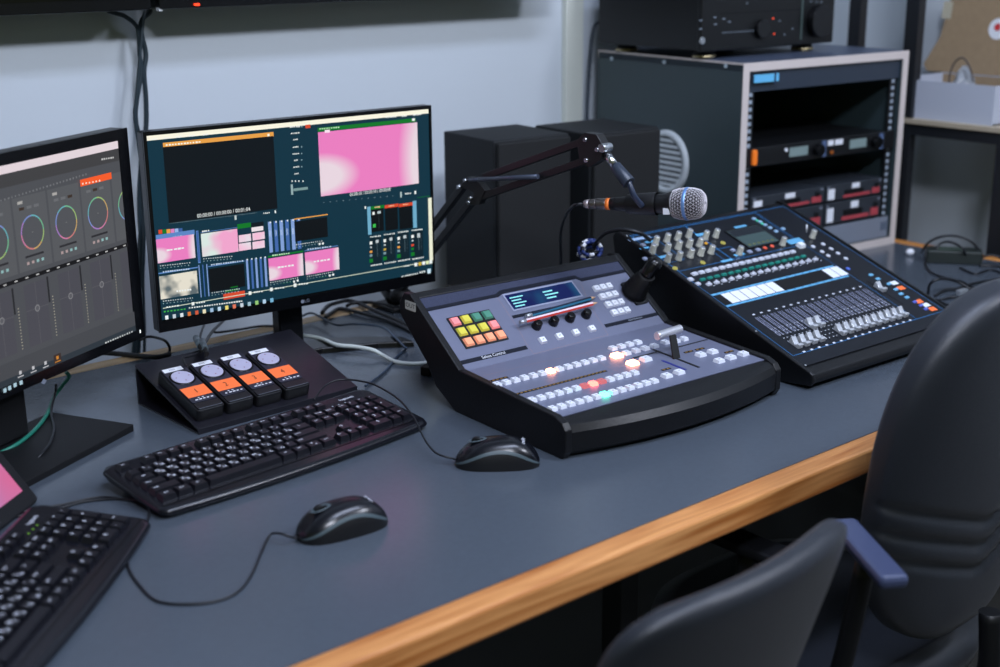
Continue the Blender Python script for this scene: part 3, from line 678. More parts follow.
local_cord(m2, zl([(462, 462, .010), (454.5, 459, .009), (443, 456, .012), (434.7, 452, .014), (427, 443, .02), (421, 432, .03), (415, 419.6, .040), (406, 407, .046), (395, 396.5, .048), (375, 385, .050), (360, 381, .050), (345.6, 379.5, .050), (334, 381, .050), (326, 385, .048), (320, 391, .045), (314, 400, .040)]), 0.0015)
cable(zl([(128, 500, .002), (100, 497, .003), (60, 505, .003), (20, 512, .003), (-15, 518, .003)]), 0.0016, 'black keyboard cord lying across the desk behind the leftmost keyboard')

# ================================================================== SLOPED STAND AND PADS
rang = 0.03; ro = onz(199, 435)
ramp = thing('sloped_stand', (ro.x, ro.y, D), rang, 'black sloped desktop stand made of folded sheet, carrying four orange-marked pads', 'stand')
RWD, RD, RH = 0.292, 0.19, 0.066
RM = mat('satin_black_sheet', (24, 24, 31), 0.30, bump=(40, 0.15))
RS = frame((0, 0, 0.009), (1, 0, 0), (0, RD, RH-0.009))
g = G(RS); Ls_ = math.hypot(RD, RH-0.009); g.box(0, RWD, 0, Ls_, -0.004, 0); g.build('sloped_top', RM, ramp, bevel=0.0008)
g = G(); g.box(0, RWD, RD-0.004, RD, 0.003, RH-0.006); g.build('back_panel', RM, ramp)
g = G(); g.box(0, RWD, 0, RD, 0, 0.003); g.build('bottom_panel', RM, ramp)
g = G(); g.box(0, RWD, 0, 0.003, 0.003, 0.0088); g.build('front_lip', RM, ramp)
bpy.context.view_layer.update()
RSW = ramp.matrix_world @ RS; RSi = RSW.inverted(); Rn = RSW.col[2].to_3d()
def ramp_uv(px, py, h=0.0): q = RSi @ hit(px, py, RSW.translation + Rn*h, Rn); return q.x, q.y
z4 = lambda x, y: (130+x/4.545, 325+y/4.545)
PAD_DARK = mat('pad_housing', (12, 13, 17), 0.4); PAD_FACE = mat('pad_face', (34, 36, 50), 0.42); DIAL = mat('pale_dial', (176, 174, 198), 0.4, 0.0)
hp = 0.022
bl = ramp_uv(*z4(150, 195), hp); fl = ramp_uv(*z4(305, 385), hp); br4 = ramp_uv(*z4(650, 100), hp); fr4 = ramp_uv(*z4(808, 265), hp)
padL = ((bl[1]-fl[1])+(br4[1]-fr4[1]))/2+0.004; x_l = (bl[0]+fl[0])/2; x_r = (br4[0]+fr4[0])/2; y_f0 = fl[1]; y_f1 = fr4[1]
x_l -= 0.007; x_r += 0.003; pitchp = (x_r-x_l)/4; pw = pitchp*0.93
hand = {1: '1', 2: '2', 3: '3', 4: '4'}
def make_pad(i):
    x = x_l+pitchp*i+0.002; y = y_f0+(y_f1-y_f0)*i/3.6 - 0.002
    base = RSW @ Vector((x, y, 0.0005))
    t = bpy.data.objects.new('handheld_pad', None); COL.objects.link(t); t.empty_display_size = 0.03
    t.matrix_world = RSW.copy(); t.matrix_world.translation = base
    tag(t, 'black handheld pad with a round dial and an orange sticker numbered %d' % (i+1), 'controller', 'handheld pads on the sloped stand')
    w, l, h = pw, padL, hp
    g = G(); g.rrect(0, w, 0, l, 0, h-0.003, 0.006); g.build('housing', PAD_DARK, t, bevel=0.002)
    g = G(); g.rrect(0.0025, w-0.0025, 0.020, l-0.002, h-0.003, h-0.0005, 0.004); fc = g.build('face_plate', PAD_FACE, t, bevel=0.0008)
    g = G(); g.rrect(0.0025, w-0.0025, 0.002, 0.0185, h-0.003, h-0.001, 0.003); g.box(0.004, w-0.004, 0.0028, 0.0034, h-0.001, h-0.0006, 1); g.build('front_cap', [PAD_DARK, GREYC], t, bevel=0.0005)
    cy = l*0.715; r = w*0.37
    g = G(); g.lathe([(r+0.003, 0), (r+0.003, 0.0008), (r+0.001, 0.0012)], (w/2, cy, h-0.0006), 32); rg = g.build('dial_ring', BLKG, t)
    g = G(); g.lathe([(r, 0), (r, 0.0014), (r-0.001, 0.0022)], (w/2, cy, h-0.0006), 32)
    for a in range(4): g.disc((w/2+r*0.62*math.cos(a*PI/2), cy+r*0.62*math.sin(a*PI/2)), 0.0011, z=h+0.0018, n=10, mat=1)
    g.build('dial', [DIAL, mat('dial_mark', (120, 50, 70), 0.5)], t)
    g = G(); g.quad(0.003, l*0.27, w-0.003, l*0.49, h-0.0002); g.text(hand[i+1], w*0.5, l*0.38, 0.0155, h+0.0002, 1, 0.8); g.build('orange_sticker', [ORANGE, mat('pen_ink', (90, 40, 30), 0.6)], t)
    g = G(); g.quad(0.005, l*0.885, w*0.80, l*0.965, h-0.0002); g.text(('MODEM', 'TALLY', 'VIDEO', 'CREW')[i] if False else 'IIIII', w*0.42, l*0.925, 0.007, h, 1, 1.2); g.build('name_strip', [WHITE, GREYC], t)
    g = G()
    rr = random.Random(i)
    for k_ in range(5): g.quad(0.010+k_*w*0.14, l*0.195, 0.010+k_*w*0.14+0.0042*(0.7+0.5*rr.random()), l*0.195+0.0024, h-0.0003)
    for k_ in range(2): g.quad(w*0.35+k_*w*0.15, l*0.235, w*0.35+k_*w*0.15+0.003, l*0.235+0.0016, h-0.0003)
    g.build('printed_marks', WHITE, t)
    g = G(); g.cyl((w*0.3, l, h*0.5), (w*0.3, l+0.008, h*0.5), 0.0035); g.build('cable_boot', RUBBER, t)
    return t
pads = [make_pad(i) for i in range(4)]
cable(zl([(186, 366, .075), (183, 358, .08), (190, 356, .078), (200, 352, .075), (204, 345, .07), (200, 338, .06), (204, 325, .02)]), 0.0022, 'thin black lead rising from the pad numbered 1 to the grey plugs', group='leads behind the pads')
cable(zl([(206, 358, .075), (206, 350, .08), (205, 344, .08), (212, 332, .06), (222, 322, .03), (232, 312, .01)]), 0.0026, 'black lead running up behind the pad numbered 2 towards the wall', group='leads behind the pads')
def plug(px0, py0, px1, py1, z0, z1, label):
    a = onz(px0, py0, z0); b = onz(px1, py1, z1); d = b-a
    t = thing('plug', a, 0, label, 'plug', 'grey plugs behind the sloped stand'); inv = Vector(a)
    g = G(); g.tube([Vector((0, 0, 0)), d*0.65], 0.0055, 12); g.build('shell', mat('plug_grey', (92, 104, 110), 0.35, 0.5), t)
    g = G(); g.tube([d*0.62, d], 0.0035, 10); g.build('boot', RUBBER, t)
plug(196, 338, 202, 350, 0.075, 0.082, 'grey metal plug tipped towards the wall behind the pads, left of its twin')
plug(202, 341, 207, 354, 0.080, 0.084, 'grey metal plug standing directly behind the pad numbered 2')

# ================================================================== VIDEO SWITCHER
sang = -0.05; so = onz(569, 459)
sw = thing('video_switcher', (so.x, so.y, D), sang, 'lavender-grey video switcher console with lit buttons and a T-bar', 'video switcher')
bpy.context.view_layer.update()
SWI = sw.matrix_world.copy()
LF = frame((0, 0.0215, 0.0555), (1, 0, 0), (0, 0.2285, 0.0105)); UF = frame((0, 0.250, 0.066), (1, 0, 0), (0, 0.145, 0.104))
LLn = math.hypot(0.2285, 0.0105); ULn = math.hypot(0.145, 0.104)*0.915
LFW = SWI @ LF; UFW = SWI @ UF
def on_plane(Mw, h=0.0):
    inv = Mw.inverted(); n = Mw.col[2].to_3d(); o = Mw.translation + n*h
    def f(px, py): q = inv @ hit(px, py, o, n); return q.x, q.y
    return f
lf_ = on_plane(LFW, 0.001); uf_ = on_plane(UFW, 0.001)
SWW = lf_(758.5, 358.7)[0] + 0.006
# body: rings across the width, front bulging
SBODY = mat('switcher_body', (11, 12, 15), 0.4, bump=(200, 0.1), spec=0.38); R = []; N_ = 24
for i in range(N_+1):
    f = i/N_; x = -0.004+(SWW+0.008)*f; s_ = 2*f-1; bu = 0.030*(1-s_*s_)
    R.append([(x, 0.262, 0.002), (x, 0.012-bu, 0.001), (x, -0.001-bu*1.05, 0.012), (x, -0.002-bu*1.1, 0.040), (x, 0.003-bu, 0.050), (x, 0.012-bu*0.85, 0.0545), (x, 0.0215-0.001, 0.0552), (x, 0.25, 0.0655), (x, 0.3825, 0.1605), (x, 0.396, 0.1610), (x, 0.408, 0.144), (x, 0.408, 0.128), (x, 0.334, 0.064), (x, 0.312, 0.030), (x, 0.266, 0.002)])
g = G(); g.rings(R, True, True, smooth=True); body = g.build('body', SBODY, sw)
body.modifiers.new('edge', 'EDGE_SPLIT').split_angle = math.radians(28)
# side cheeks: slightly proud frame at each side
for (xa, xb) in ((-0.010, 0.003), (SWW-0.002, SWW+0.011)):
    pr = [(0.262, 0.0), (0.004, 0.0), (-0.004, 0.012), (-0.004, 0.044), (0.004, 0.054), (0.0215, 0.0605), (0.25, 0.0710), (0.381, 0.1655), (0.398, 0.1650), (0.412, 0.146), (0.411, 0.126), (0.338, 0.062), (0.314, 0.028)]
    g = G(); M_ = Matrix(((0, 0, 1, 0), (1, 0, 0, 0), (0, 1, 0, 0), (0, 0, 0, 1))); g.M = M_; g.prism(pr, xa, xb); g.build('side_cheek', SBODY, sw, bevel=0.002)
PANEL = mat('lavender_grey_panel', (107, 112, 134), 0.40, 0.15); PANEL2 = mat('speckled_band', (58, 63, 84), 0.75, noise=(900, 0.4), spec=0.2); LINE = mat('dark_stripe', (15, 20, 33), 0.6, spec=0.2); WARM = mat('hairline_print', (150, 120, 120), 0.5)
g = G(LF); g.box(0.0, SWW, 0, LLn, 0, 0.0012); g.build('lower_panel', PANEL, sw)
# upper panel: band strip and working face, divided by the stepped dark line
yb = (uf_(431.5, 307)[1]+uf_(495, 295)[1])/2; yt = (uf_(570, 275)[1]+uf_(600, 273)[1])/2; xs = uf_(497, 292)[0]
g = G(UF); g.box(0.0, SWW, 0, ULn, 0, 0.0012); g.build('upper_panel', PANEL, sw)
g = G(UF); ms = 0.012
xr = uf_(575, 277)[0]
g.prism([(0.001, yb), (xs-ms/2, yb), (xs+ms/2, yt+0.001), (xr, yt+0.001), (xr+ms*0.7, yt-0.008), (SWW-0.001, yt-0.008), (SWW-0.001, ULn-0.014), (0.001, ULn-0.010)], 0.0012, 0.0020); g.build('speckled_band', PANEL2, sw)
g = G(UF); g.prism([(0.001, ULn-0.010), (SWW-0.001, ULn-0.014), (SWW-0.001, ULn+0.001), (0.001, ULn+0.001)], 0.001, 0.004); g.build('rear_cap', SBODY, sw, bevel=0.001)
g = G(UF); lw = 0.0065
g.prism([(0.001, yb-lw), (xs-ms/2+0.002, yb-lw), (xs+ms/2+0.002, yt-lw), (xr-0.001, yt-lw), (xr+ms*0.6, yt-0.008-lw), (SWW-0.001, yt-0.008-lw), (SWW-0.001, yt-0.008), (xr+ms*0.7, yt-0.008), (xr, yt+0.001), (xs+ms/2, yt+0.001), (xs-ms/2, yb), (0.001, yb)], 0.0012, 0.0022); g.build('stepped_stripe', LINE, sw)
# twelve-key block with coloured caps
a = uf_(447.8, 318.1); b = uf_(507, 339.7); c = uf_(490.2, 310.3); d = uf_(464, 350.2)
bx0 = (a[0]+d[0])/2; bx1 = (b[0]+c[0])/2; by1 = (a[1]+c[1])/2; by0 = (b[1]+d[1])/2
g = G(UF); g.box(bx0, bx1, by0, by1, 0.001, 0.0035); kbk = g.build('key_block', BLK, sw, bevel=0.0006)
cc = [[(250, 140, 140), (206, 196, 70), (70, 130, 110), (70, 130, 110)], [(206, 196, 70), (206, 196, 70), (206, 196, 70), (250, 140, 140)], [(252, 160, 120)]*4]
for r_ in range(3):
    for k_ in range(4):
        dx = (bx1-bx0)/4; dy = (by1-by0)/3; cx = bx0+dx*(k_+0.5); cy = by1-dy*(r_+0.5)
        g = G(UF); g.frust((cx, cy, 0.0035), (dx*0.76, dy*0.76), (dx*0.60, dy*0.60), 0.0035)
        nm = 'cap_%d_%d_%d' % cc[r_][k_]; o = g.build('coloured_key', mat(nm, cc[r_][k_], 0.4, emit=0.10), kbk)
        o['label'] = {250: 'pink key', 206: 'yellow key', 70: 'green key', 252: 'orange key'}[cc[r_][k_][0]]
def strip(name, pA, pB, fn, M_, h, m, z0=0.0012, z1=0.0017):
    a = fn(*pA); b = fn(*pB); g = G(M_); y = (a[1]+b[1])/2; g.box(a[0], b[0], y-h/2, y+h/2, z0, z1); return g.build(name, m, sw), a[0], b[0], y
o, xa, xb, ym = strip('label_strip', (459, 364), (526.5, 347), uf_, UF, 0.0075, LINE)
g = G(UF); g.text('Select Control', (xa+xb)/2, ym, 0.0078, 0.0019); g.build('strip_lettering', WHITE, sw)
o, xa, xb, ym = strip('label_strip', (605, 326), (664, 312.5), uf_, UF, 0.007, LINE)
g = G(UF); [g.quad((xa+xb)/2-0.016+q_*0.003, ym-0.0012, (xa+xb)/2-0.0139+q_*0.003, ym+0.0012, 0.0019) for q_ in range(11)]; g.build('strip_lettering', GREYC, sw)
# display
a = uf_(505, 296.2); b = uf_(580.5, 295.6); c = uf_(571, 282); d = uf_(513.3, 310.3)
dx0 = (a[0]+d[0])/2; dx1 = (b[0]+c[0])/2; dy1 = (a[1]+c[1])/2; dy0 = (b[1]+d[1])/2
g = G(UF); g.box(dx0-0.003, dx1+0.003, dy0-0.003, dy1+0.003, 0.0012, 0.0022); dsp = g.build('display_window', mat('window_rim', (140, 146, 170), 0.4), sw)
def disp_mat():
    m = mat('display_glow', (40, 60, 140), 0.25, emit=0.55); nt = m.node_tree; b_ = nt.nodes['Principled BSDF']
    tcn = nt.nodes.new('ShaderNodeTexCoord'); nz = nt.nodes.new('ShaderNodeTexNoise'); nz.inputs['Scale'].default_value = 22; nz.inputs['Detail'].default_value = 1
    rp = nt.nodes.new('ShaderNodeValToRGB'); rp.color_ramp.elements[0].color = lin((24, 42, 120))+(1,); rp.color_ramp.elements[1].color = lin((34, 96, 150))+(1,)
    rp.color_ramp.elements[0].position = 0.45; rp.color_ramp.elements[1].position = 0.7
    nt.links.new(tcn.outputs['Object'], nz.inputs['Vector']); nt.links.new(nz.outputs['Fac'], rp.inputs['Fac']); nt.links.new(rp.outputs['Color'], b_.inputs['Emission Color']); return m
CY = mat('cyan_glow', (140, 230, 240), 0.4, emit=1.2)
g = G(UF); g.quad(dx0, dy0, dx1, dy1, 0.0023)
w = dx1-dx0; h = dy1-dy0
for k_ in range(4): g.quad(dx0+w*0.04, dy0+h*(0.12+0.2*k_), dx0+w*(0.18+0.05*(k_ % 2)), dy0+h*(0.20+0.2*k_), 0.0024, 1)
for k_ in range(3): g.quad(dx0+w*0.52, dy0+h*(0.22+0.22*k_), dx0+w*(0.66+0.06*(k_ % 2)), dy0+h*(0.31+0.22*k_), 0.0024, 1)
g.build('display', [disp_mat(), CY], dsp)
o, xa, xb, ym = strip('label_strip', (512.3, 317), (589, 301), uf_, UF, 0.006, LINE)
# knobs and square buttons under the display
kn = [uf_(536, 327), uf_(552.8, 323.8), uf_(569, 319.6), uf_(585, 315.4)]
ky = sum(k_[1] for k_ in kn)/4
for i in range(4):
    kx = kn[0][0]+(kn[3][0]-kn[0][0])*i/3
    g = G(UF); g.lathe([(0.0086, 0), (0.0086, 0.003), (0.0080, 0.006), (0.0074, 0.011), (0.0055, 0.0130)], (kx, ky, 0.0012), 20); g.build('rotary_knob', BLKG, sw)
sb = [uf_(542.3, 341.1), uf_(591.4, 329.2)]
def cap_button(M_, x, y, w, l, h, m, name='button', parent=sw, marks=True, round_=False):
    g = G(M_)
    if round_: g.lathe([(w/2, 0), (w/2, h*0.7), (w*0.40, h)], (x, y, 0.0012), 16)
    else: g.frust((x, y, 0.0012), (w, l), (w*0.84, l*0.84), h)
    if marks: g.quad(x-w*0.12, y-l*0.06, x+w*0.12, y+l*0.08, 0.0012+h+0.0002, 1)
    return g.build(name, [m, GREYC], parent)
for i in range(4):
    f = i/3; cap_button(UF, sb[0][0]+(sb[1][0]-sb[0][0])*f, (sb[0][1]+sb[1][1])/2, 0.0125, 0.0118, 0.0045, WHITEBTN, 'menu_button')
# twelve white buttons by the joystick
r0 = uf_(597, 289.5); r1 = uf_(609.5, 286); r3 = uf_(613, 313.5); r4 = uf_(625, 311)
for r_ in range(4):
    for k_ in range(3):
        ya = (r0[1]+r1[1])/2+((r3[1]+r4[1])/2-(r0[1]+r1[1])/2)*r_/3; x_ = (r0[0]+r3[0])/2+((r1[0]+r4[0])/2-(r0[0]+r3[0])/2)*k_/2
        cap_button(UF, x_, ya, 0.0122, 0.0122, 0.0045, WHITEBTN, 'pattern_button')
# hairlines
def hair(M_, fn, pts, w=0.0005):
    P = [fn(*p) for p in pts]; g = G(M_)
    for (p, q) in zip(P[:-1], P[1:]):
        d_ = Vector((q[0]-p[0], q[1]-p[1])); n_ = Vector((-d_.y, d_.x)).normalized()*w/2
        g.add([(p[0]-n_.x, p[1]-n_.y, 0.00135), (q[0]-n_.x, q[1]-n_.y, 0.00135), (q[0]+n_.x, q[1]+n_.y, 0.00135), (p[0]+n_.x, p[1]+n_.y, 0.00135)], [(0, 1, 2, 3)])
    return g.build('hairline', WARM, sw)
hair(UF, uf_, [(497, 297), (519, 330), (527, 345), (534, 354), (608, 335), (590, 305), (580, 282)])
hair(LF, lf_, [(475, 378), (535, 363.5), (600, 350), (680, 332)]); hair(LF, lf_, [(586, 353), (605, 366), (640, 381)])
# button rows on the lower panel
def brow(pA, pB, n, name, lits=(), w=0.0120, l=0.0125, h=0.0050, m=WHITEBTN):
    a = lf_(*pA); b = lf_(*pB); y = (a[1]+b[1])/2; p = (b[0]-a[0])/max(1, n-1)
    for i in range(n):
        mm = m; nm = name
        for (j, lm_, lb) in lits:
            if j == i: mm = lm_
        o = cap_button(LF, a[0]+p*i, y, min(w, p*0.95) if n > 1 else w, l, h, mm, nm)
        for (j, lm_, lb) in lits:
            if j == i: o['label'] = lb
    return a, b, y
LITO = mat('lit_orange', (255, 158, 116), 0.4, emit=9); LITR = mat('lit_red', (255, 84, 74), 0.4, emit=8); LITG = mat('lit_green', (80, 235, 180), 0.4, emit=7); LITRD = mat('dim_red', (240, 130, 140), 0.4, emit=0.8)
brow((497, 386), (601, 359.5), 13, 'key_source_button', [(6, LITO, 'lit orange-white button')])
brow((533, 402), (633, 373.5), 13, 'program_button', [(6, LITRD, 'dim red button'), (7, LITR, 'lit red button'), (8, LITRD, 'dim red button')])
brow((553, 410.5), (653, 382), 13, 'preview_button', [(6, LITG, 'lit green button')])
brow((612.5, 349.5), (637.5, 343.5), 4, 'transition_button')
brow((627, 354.5), (653.5, 347), 4, 'transition_button')
for (p_, m_, lb) in (((616.7, 357), LITO, 'lit orange-white button'), ((632.5, 364.5), LITO, 'lit orange-white button'), ((645.5, 360.5), WHITEBTN, None)):
    x_, y_ = lf_(*p_); o = cap_button(LF, x_, y_, 0.0175, 0.0150, 0.0055, m_, 'wide_button')
    if lb: o['label'] = lb
brow((665, 343.5), (667, 343), 1, 'auto_button', w=0.011); brow((676, 342), (684, 340), 2, 'auto_button', w=0.0105)
for p_ in ((666.5, 377), (679, 373.5), (700.5, 355.8), (712.5, 352.8), (719, 362), (730.5, 358.5), (743, 355)):
    x_, y_ = lf_(*p_); cap_button(LF, x_, y_, 0.0155, 0.0135, 0.0050, WHITEBTN, 'function_button')
LEDM = mat('amber_dots', (214, 170, 70), 0.4, emit=0.5)
def ledbar(pA, pB, n, wid=0.0055):
    a = lf_(*pA); b = lf_(*pB); y = (a[1]+b[1])/2; g = G(LF); g.box(a[0], b[0], y-wid/2, y+wid/2, 0.0012, 0.0018)
    for i in range(n): x_ = a[0]+(b[0]-a[0])*(i+0.5)/n; q = (b[0]-a[0])/n*0.3; g.quad(x_-q, y-wid*0.22, x_+q, y+wid*0.22, 0.0019, 1)
    g.build('label_display', [BLKG, LEDM], sw)
ledbar((511.4, 396), (606, 370.9), 24); ledbar((487, 382), (508, 377.5), 5)
for p_ in ((666, 369.5), (688.5, 352), (699.7, 349.3), (729, 352)): ledbar((p_[0]-4.5, p_[1]+1), (p_[0]+4.5, p_[1]-1), 2)
a = lf_(634, 358.5); b = lf_(656, 352); g = G(LF); g.box(a[0], b[0], (a[1]+b[1])/2-0.002, (a[1]+b[1])/2+0.002, 0.0012, 0.0017); a = lf_(675, 349); b = lf_(706, 339); g.box(a[0], b[0], (a[1]+b[1])/2-0.0015, (a[1]+b[1])/2+0.0015, 0.0012, 0.0017); g.build('dark_stripe', BLK, sw)
a = lf_(662, 360.8); b = lf_(686, 370); xm = (a[0]+b[0])/2; g = G(LF); g.box(xm-0.0022, xm+0.0022, b[1], a[1], 0.0012, 0.0017); g.build('level_strip', mat('blue_strip', (30, 40, 130), 0.4), sw)
a = lf_(675.5, 358.7); b = lf_(699.5, 367.5); xm2 = (a[0]+b[0])/2; ft = lf_(660, 351)[1]
g = G(LF); g.box(xm2-0.0025, xm2+0.0025, b[1], ft+0.012, 0.0012, 0.0017); g.build('fader_slot', BLKM, sw)
# T-bar
tb = thing_none = None
bx_, by_ = lf_(676.5, 358.5); hh = 0.034; tbw = on_plane(LFW, hh); ta_, tb_ = tbw(657.5, 336), tbw(679.5, 329); tcx, tcy = tbw(672.5, 335)
g = G(LF); g.rings([[(bx_-0.0075, by_-0.0015, 0.001), (bx_+0.0075, by_-0.0015, 0.001), (bx_+0.0075, by_+0.0015, 0.001), (bx_-0.0075, by_+0.0015, 0.001)], [(tcx-0.0065, tcy-0.0015, hh), (tcx+0.0065, tcy-0.0015, hh), (tcx+0.0065, tcy+0.0015, hh), (tcx-0.0065, tcy+0.0015, hh)]], True, True, smooth=False); tbar = g.build('fader_blade', BLK, sw)
g = G(LF); my_ = (ta_[1]+tb_[1])/2; g.tube([(ta_[0]-0.002, ta_[1], hh), (ta_[0]+0.002, ta_[1], hh), (tb_[0]-0.002, tb_[1], hh), (tb_[0]+0.002, tb_[1], hh)], 0.0072, 14); g.build('fader_handle', mat('satin_silver', (215, 215, 222), 0.28, 0.7), tbar, bevel=0.001)
# joystick
a = uf_(621, 284); b = uf_(634.6, 306); c = uf_(654.5, 302); jx0, jx1 = (a[0]+b[0])/2, c[0]; jy0, jy1 = (b[1]+c[1])/2, a[1]
jx1 = min(jx1, SWW-0.004)
g = G(UF); g.rrect(jx0, jx1, jy0, jy1, 0.001, 0.0055, 0.003); js = g.build('joystick_plate', BLK, sw, bevel=0.001)
jc = ((jx0+jx1)/2, (jy0+jy1)/2); jr = 0.0235
g = G(UF); R = []
for i in range(11):
    f = i/10; r_ = jr*(1-0.36*f)*(1.0 if i % 2 == 0 else 0.84); cx_, cy_, cz_ = jc[0]-0.002+0.012*f*f, jc[1]+0.004*f, 0.0055+0.038*f
    R.append([(cx_+r_*math.cos(2*PI*k_/24), cy_+r_*math.sin(2*PI*k_/24), cz_) for k_ in range(24)])
g.rings(R, True, True); g.build('bellows', RUBBER, js)
g = G(UF); g.tube(smooth_path([(jc[0]+0.009, jc[1]+0.004, 0.040), (jc[0]+0.014, jc[1]+0.007, 0.050), (jc[0]+0.022, jc[1]+0.011, 0.060)], 5), 0.012, 16, r1=0.0140); g.ell((jc[0]+0.0225, jc[1]+0.0115, 0.061), 0.0140, 0.0140, 0.011); g.build('joystick_handle', BLKG, js)
# sticker on the left cheek
g = G(); sp = SWI.inverted() @ hit(410.5, 303.5, SWI @ Vector((-0.0102, 0, 0)), SWI.col[0].to_3d())
Mq = frame((-0.0104, sp.y, sp.z-0.004), (0, -1, 0), (0, 0, 1)); g.M = Mq @ Matrix.Rotation(0.0, 4, 'Z'); g.rrect(-0.0150, 0.0150, -0.0075, 0.0075, 0, 0.0003, 0.002); g.text('OUT', 0, 0, 0.0105, 0.0004, 1, 1.2); g.build('side_sticker', [mat('pale_sticker', (190, 192, 186), 0.6), mat('sticker_ink', (50, 54, 60), 0.6)], sw)
# pencils resting across the knobs
def pencil(pA, pB, h, cols, label, rad=0.0036, dy=0.0):
    f_ = on_plane(UFW, h); a = f_(*pA); b = f_(*pB); A_ = UFW @ Vector((a[0], a[1]+dy, h)); B_ = UFW @ Vector((b[0], b[1]+dy, h))
    d_ = B_-A_; L = d_.length; t = bpy.data.objects.new('pencil', None); COL.objects.link(t)
    t.matrix_world = frame(A_, d_, (0, 0, 1)); tag(t, label, 'pencil', 'pencils on the switcher')
    g = G(); g.tube([(0.012, 0, 0), (L-0.004, 0, 0)], rad, 6, smooth=False)
    n0 = len(g.f)
    for i in range(6): g.m[i] = i % 2
    g.build('barrel', cols, t)
    g = G(); g.tube([(0, 0, 0), (0.012, 0, 0)], rad*1.05, 12); g.build('ferrule', SILVER, t)
    g = G(); g.tube([(L-0.004, 0, 0), (L+0.008, 0, 0)], rad*0.95, 8, r1=0.0006); g.build('tip', mat('bare_wood', (205, 165, 130), 0.6), t)
    return t
pencil((520, 322.5), (594, 303.5), 0.014, [REDP, mat('pale_lacquer', (225, 205, 215), 0.35)], 'red and white pencil lying across the black knobs below the blue display')
pencil((526, 316.5), (592, 298), 0.0055, [mat('blue_lacquer', (50, 120, 150), 0.35), mat('dark_lacquer', (20, 30, 50), 0.35)], 'blue pencil lying just behind the red and white pencil', dy=0.0)

# ================================================================== SOUND MIXER
xang = -0.03; xo = Vector((1.704, 1.228, D))
mx = thing('sound_mixer', xo, xang, 'black digital sound mixer with blue outlines, silver knobs and faders', 'sound mixer')
bpy.context.view_layer.update(); MXI = mx.matrix_world.copy()
MW = 0.452; MF = frame((0, 0.002, 0.028), (1, 0, 0), (0, 0.446, 0.159)); ML_ = math.hypot(0.446, 0.159); MFW = MXI @ MF
mf_ = on_plane(MFW, 0.0015)
MBODY = mat('mixer_body', (12, 13, 16), 0.4, spec=0.35); MFACE = mat('mixer_face', (13, 17, 25), 0.45, spec=0.3)
pr = [(0.06, 0.0), (0.0, 0.010), (-0.002, 0.018), (0.000, 0.026), (0.004, 0.0275), (0.446, 0.186), (0.456, 0.187), (0.462, 0.178), (0.452, 0.12), (0.40, 0.0)]
g = G(Matrix(((0, 0, 1, 0), (1, 0, 0, 0), (0, 1, 0, 0), (0, 0, 0, 1)))); g.prism(pr, 0.004, MW-0.004); g.build('body', MBODY, mx, bevel=0.003)
for (xa, xb) in ((-0.004, 0.004), (MW-0.004, MW+0.004)):
    pr2 = [(0.07, -0.0), (0.0, 0.008), (-0.006, 0.016), (-0.004, 0.028), (0.002, 0.0315), (0.446, 0.190), (0.459, 0.191), (0.467, 0.18), (0.456, 0.12), (0.40, 0.0)]
    g = G(Matrix(((0, 0, 1, 0), (1, 0, 0, 0), (0, 1, 0, 0), (0, 0, 0, 1)))); g.prism(pr2, xa, xb); g.build('side_cheek', MBODY, mx, bevel=0.0025)
g = G(Matrix(((0, 0, 1, 0), (1, 0, 0, 0), (0, 1, 0, 0), (0, 0, 0, 1)))); g.prism([(0.11, 0.0), (0.06, 0.012), (0.07, 0.03), (0.43, 0.158), (0.44, 0.15), (0.40, 0.0)], MW+0.004, MW+0.040); g.build('side_wing', MBODY, mx, bevel=0.004)
g = G(MF); g.box(0.005, MW-0.005, 0.02, ML_-0.006, 0, 0.0012); face = g.build('control_face', MFACE, mx)
BLUE = mat('blue_outline', (36, 112, 172), 0.45); LBLUE = mat('light_blue_print', (96, 166, 206), 0.45)
def mbox(p, q):
    a = mf_(*p); b = mf_(*q); return min(a[0], b[0]), max(a[0], b[0]), min(a[1], b[1]), max(a[1], b[1])
g = G(MF)
def outline(x0, x1, y0, y1, w=0.0011, z=0.0014, m_=0):
    g.quad(x0, y0, x1, y0+w, z, m_); g.quad(x0, y1-w, x1, y1, z, m_); g.quad(x0, y0, x0+w, y1, z, m_); g.quad(x1-w, y0, x1, y1, z, m_)
yfoot = (mf_(799.6, 354.8)[1]+mf_(935, 313)[1])/2
outline(0.010, MW-0.010, yfoot, ML_-0.012)
ykb = mf_(681, 271)[1]; xkr = mf_(718, 256)[0]
outline(0.012, xkr+0.02, ykb, ML_-0.016); outline(0.012, 0.055, ykb+0.03, ML_-0.03)
xsr = mf_(800, 243)[0]; outline(xkr+0.02, xsr, ykb-0.002, ML_-0.016); outline(xkr+0.002, xkr+0.055, ykb+0.002, ykb+0.04)
xri = mf_(849, 276)[0]; g.quad(xri+0.006, yfoot, xri+0.007, ML_-0.012, 0.0014)
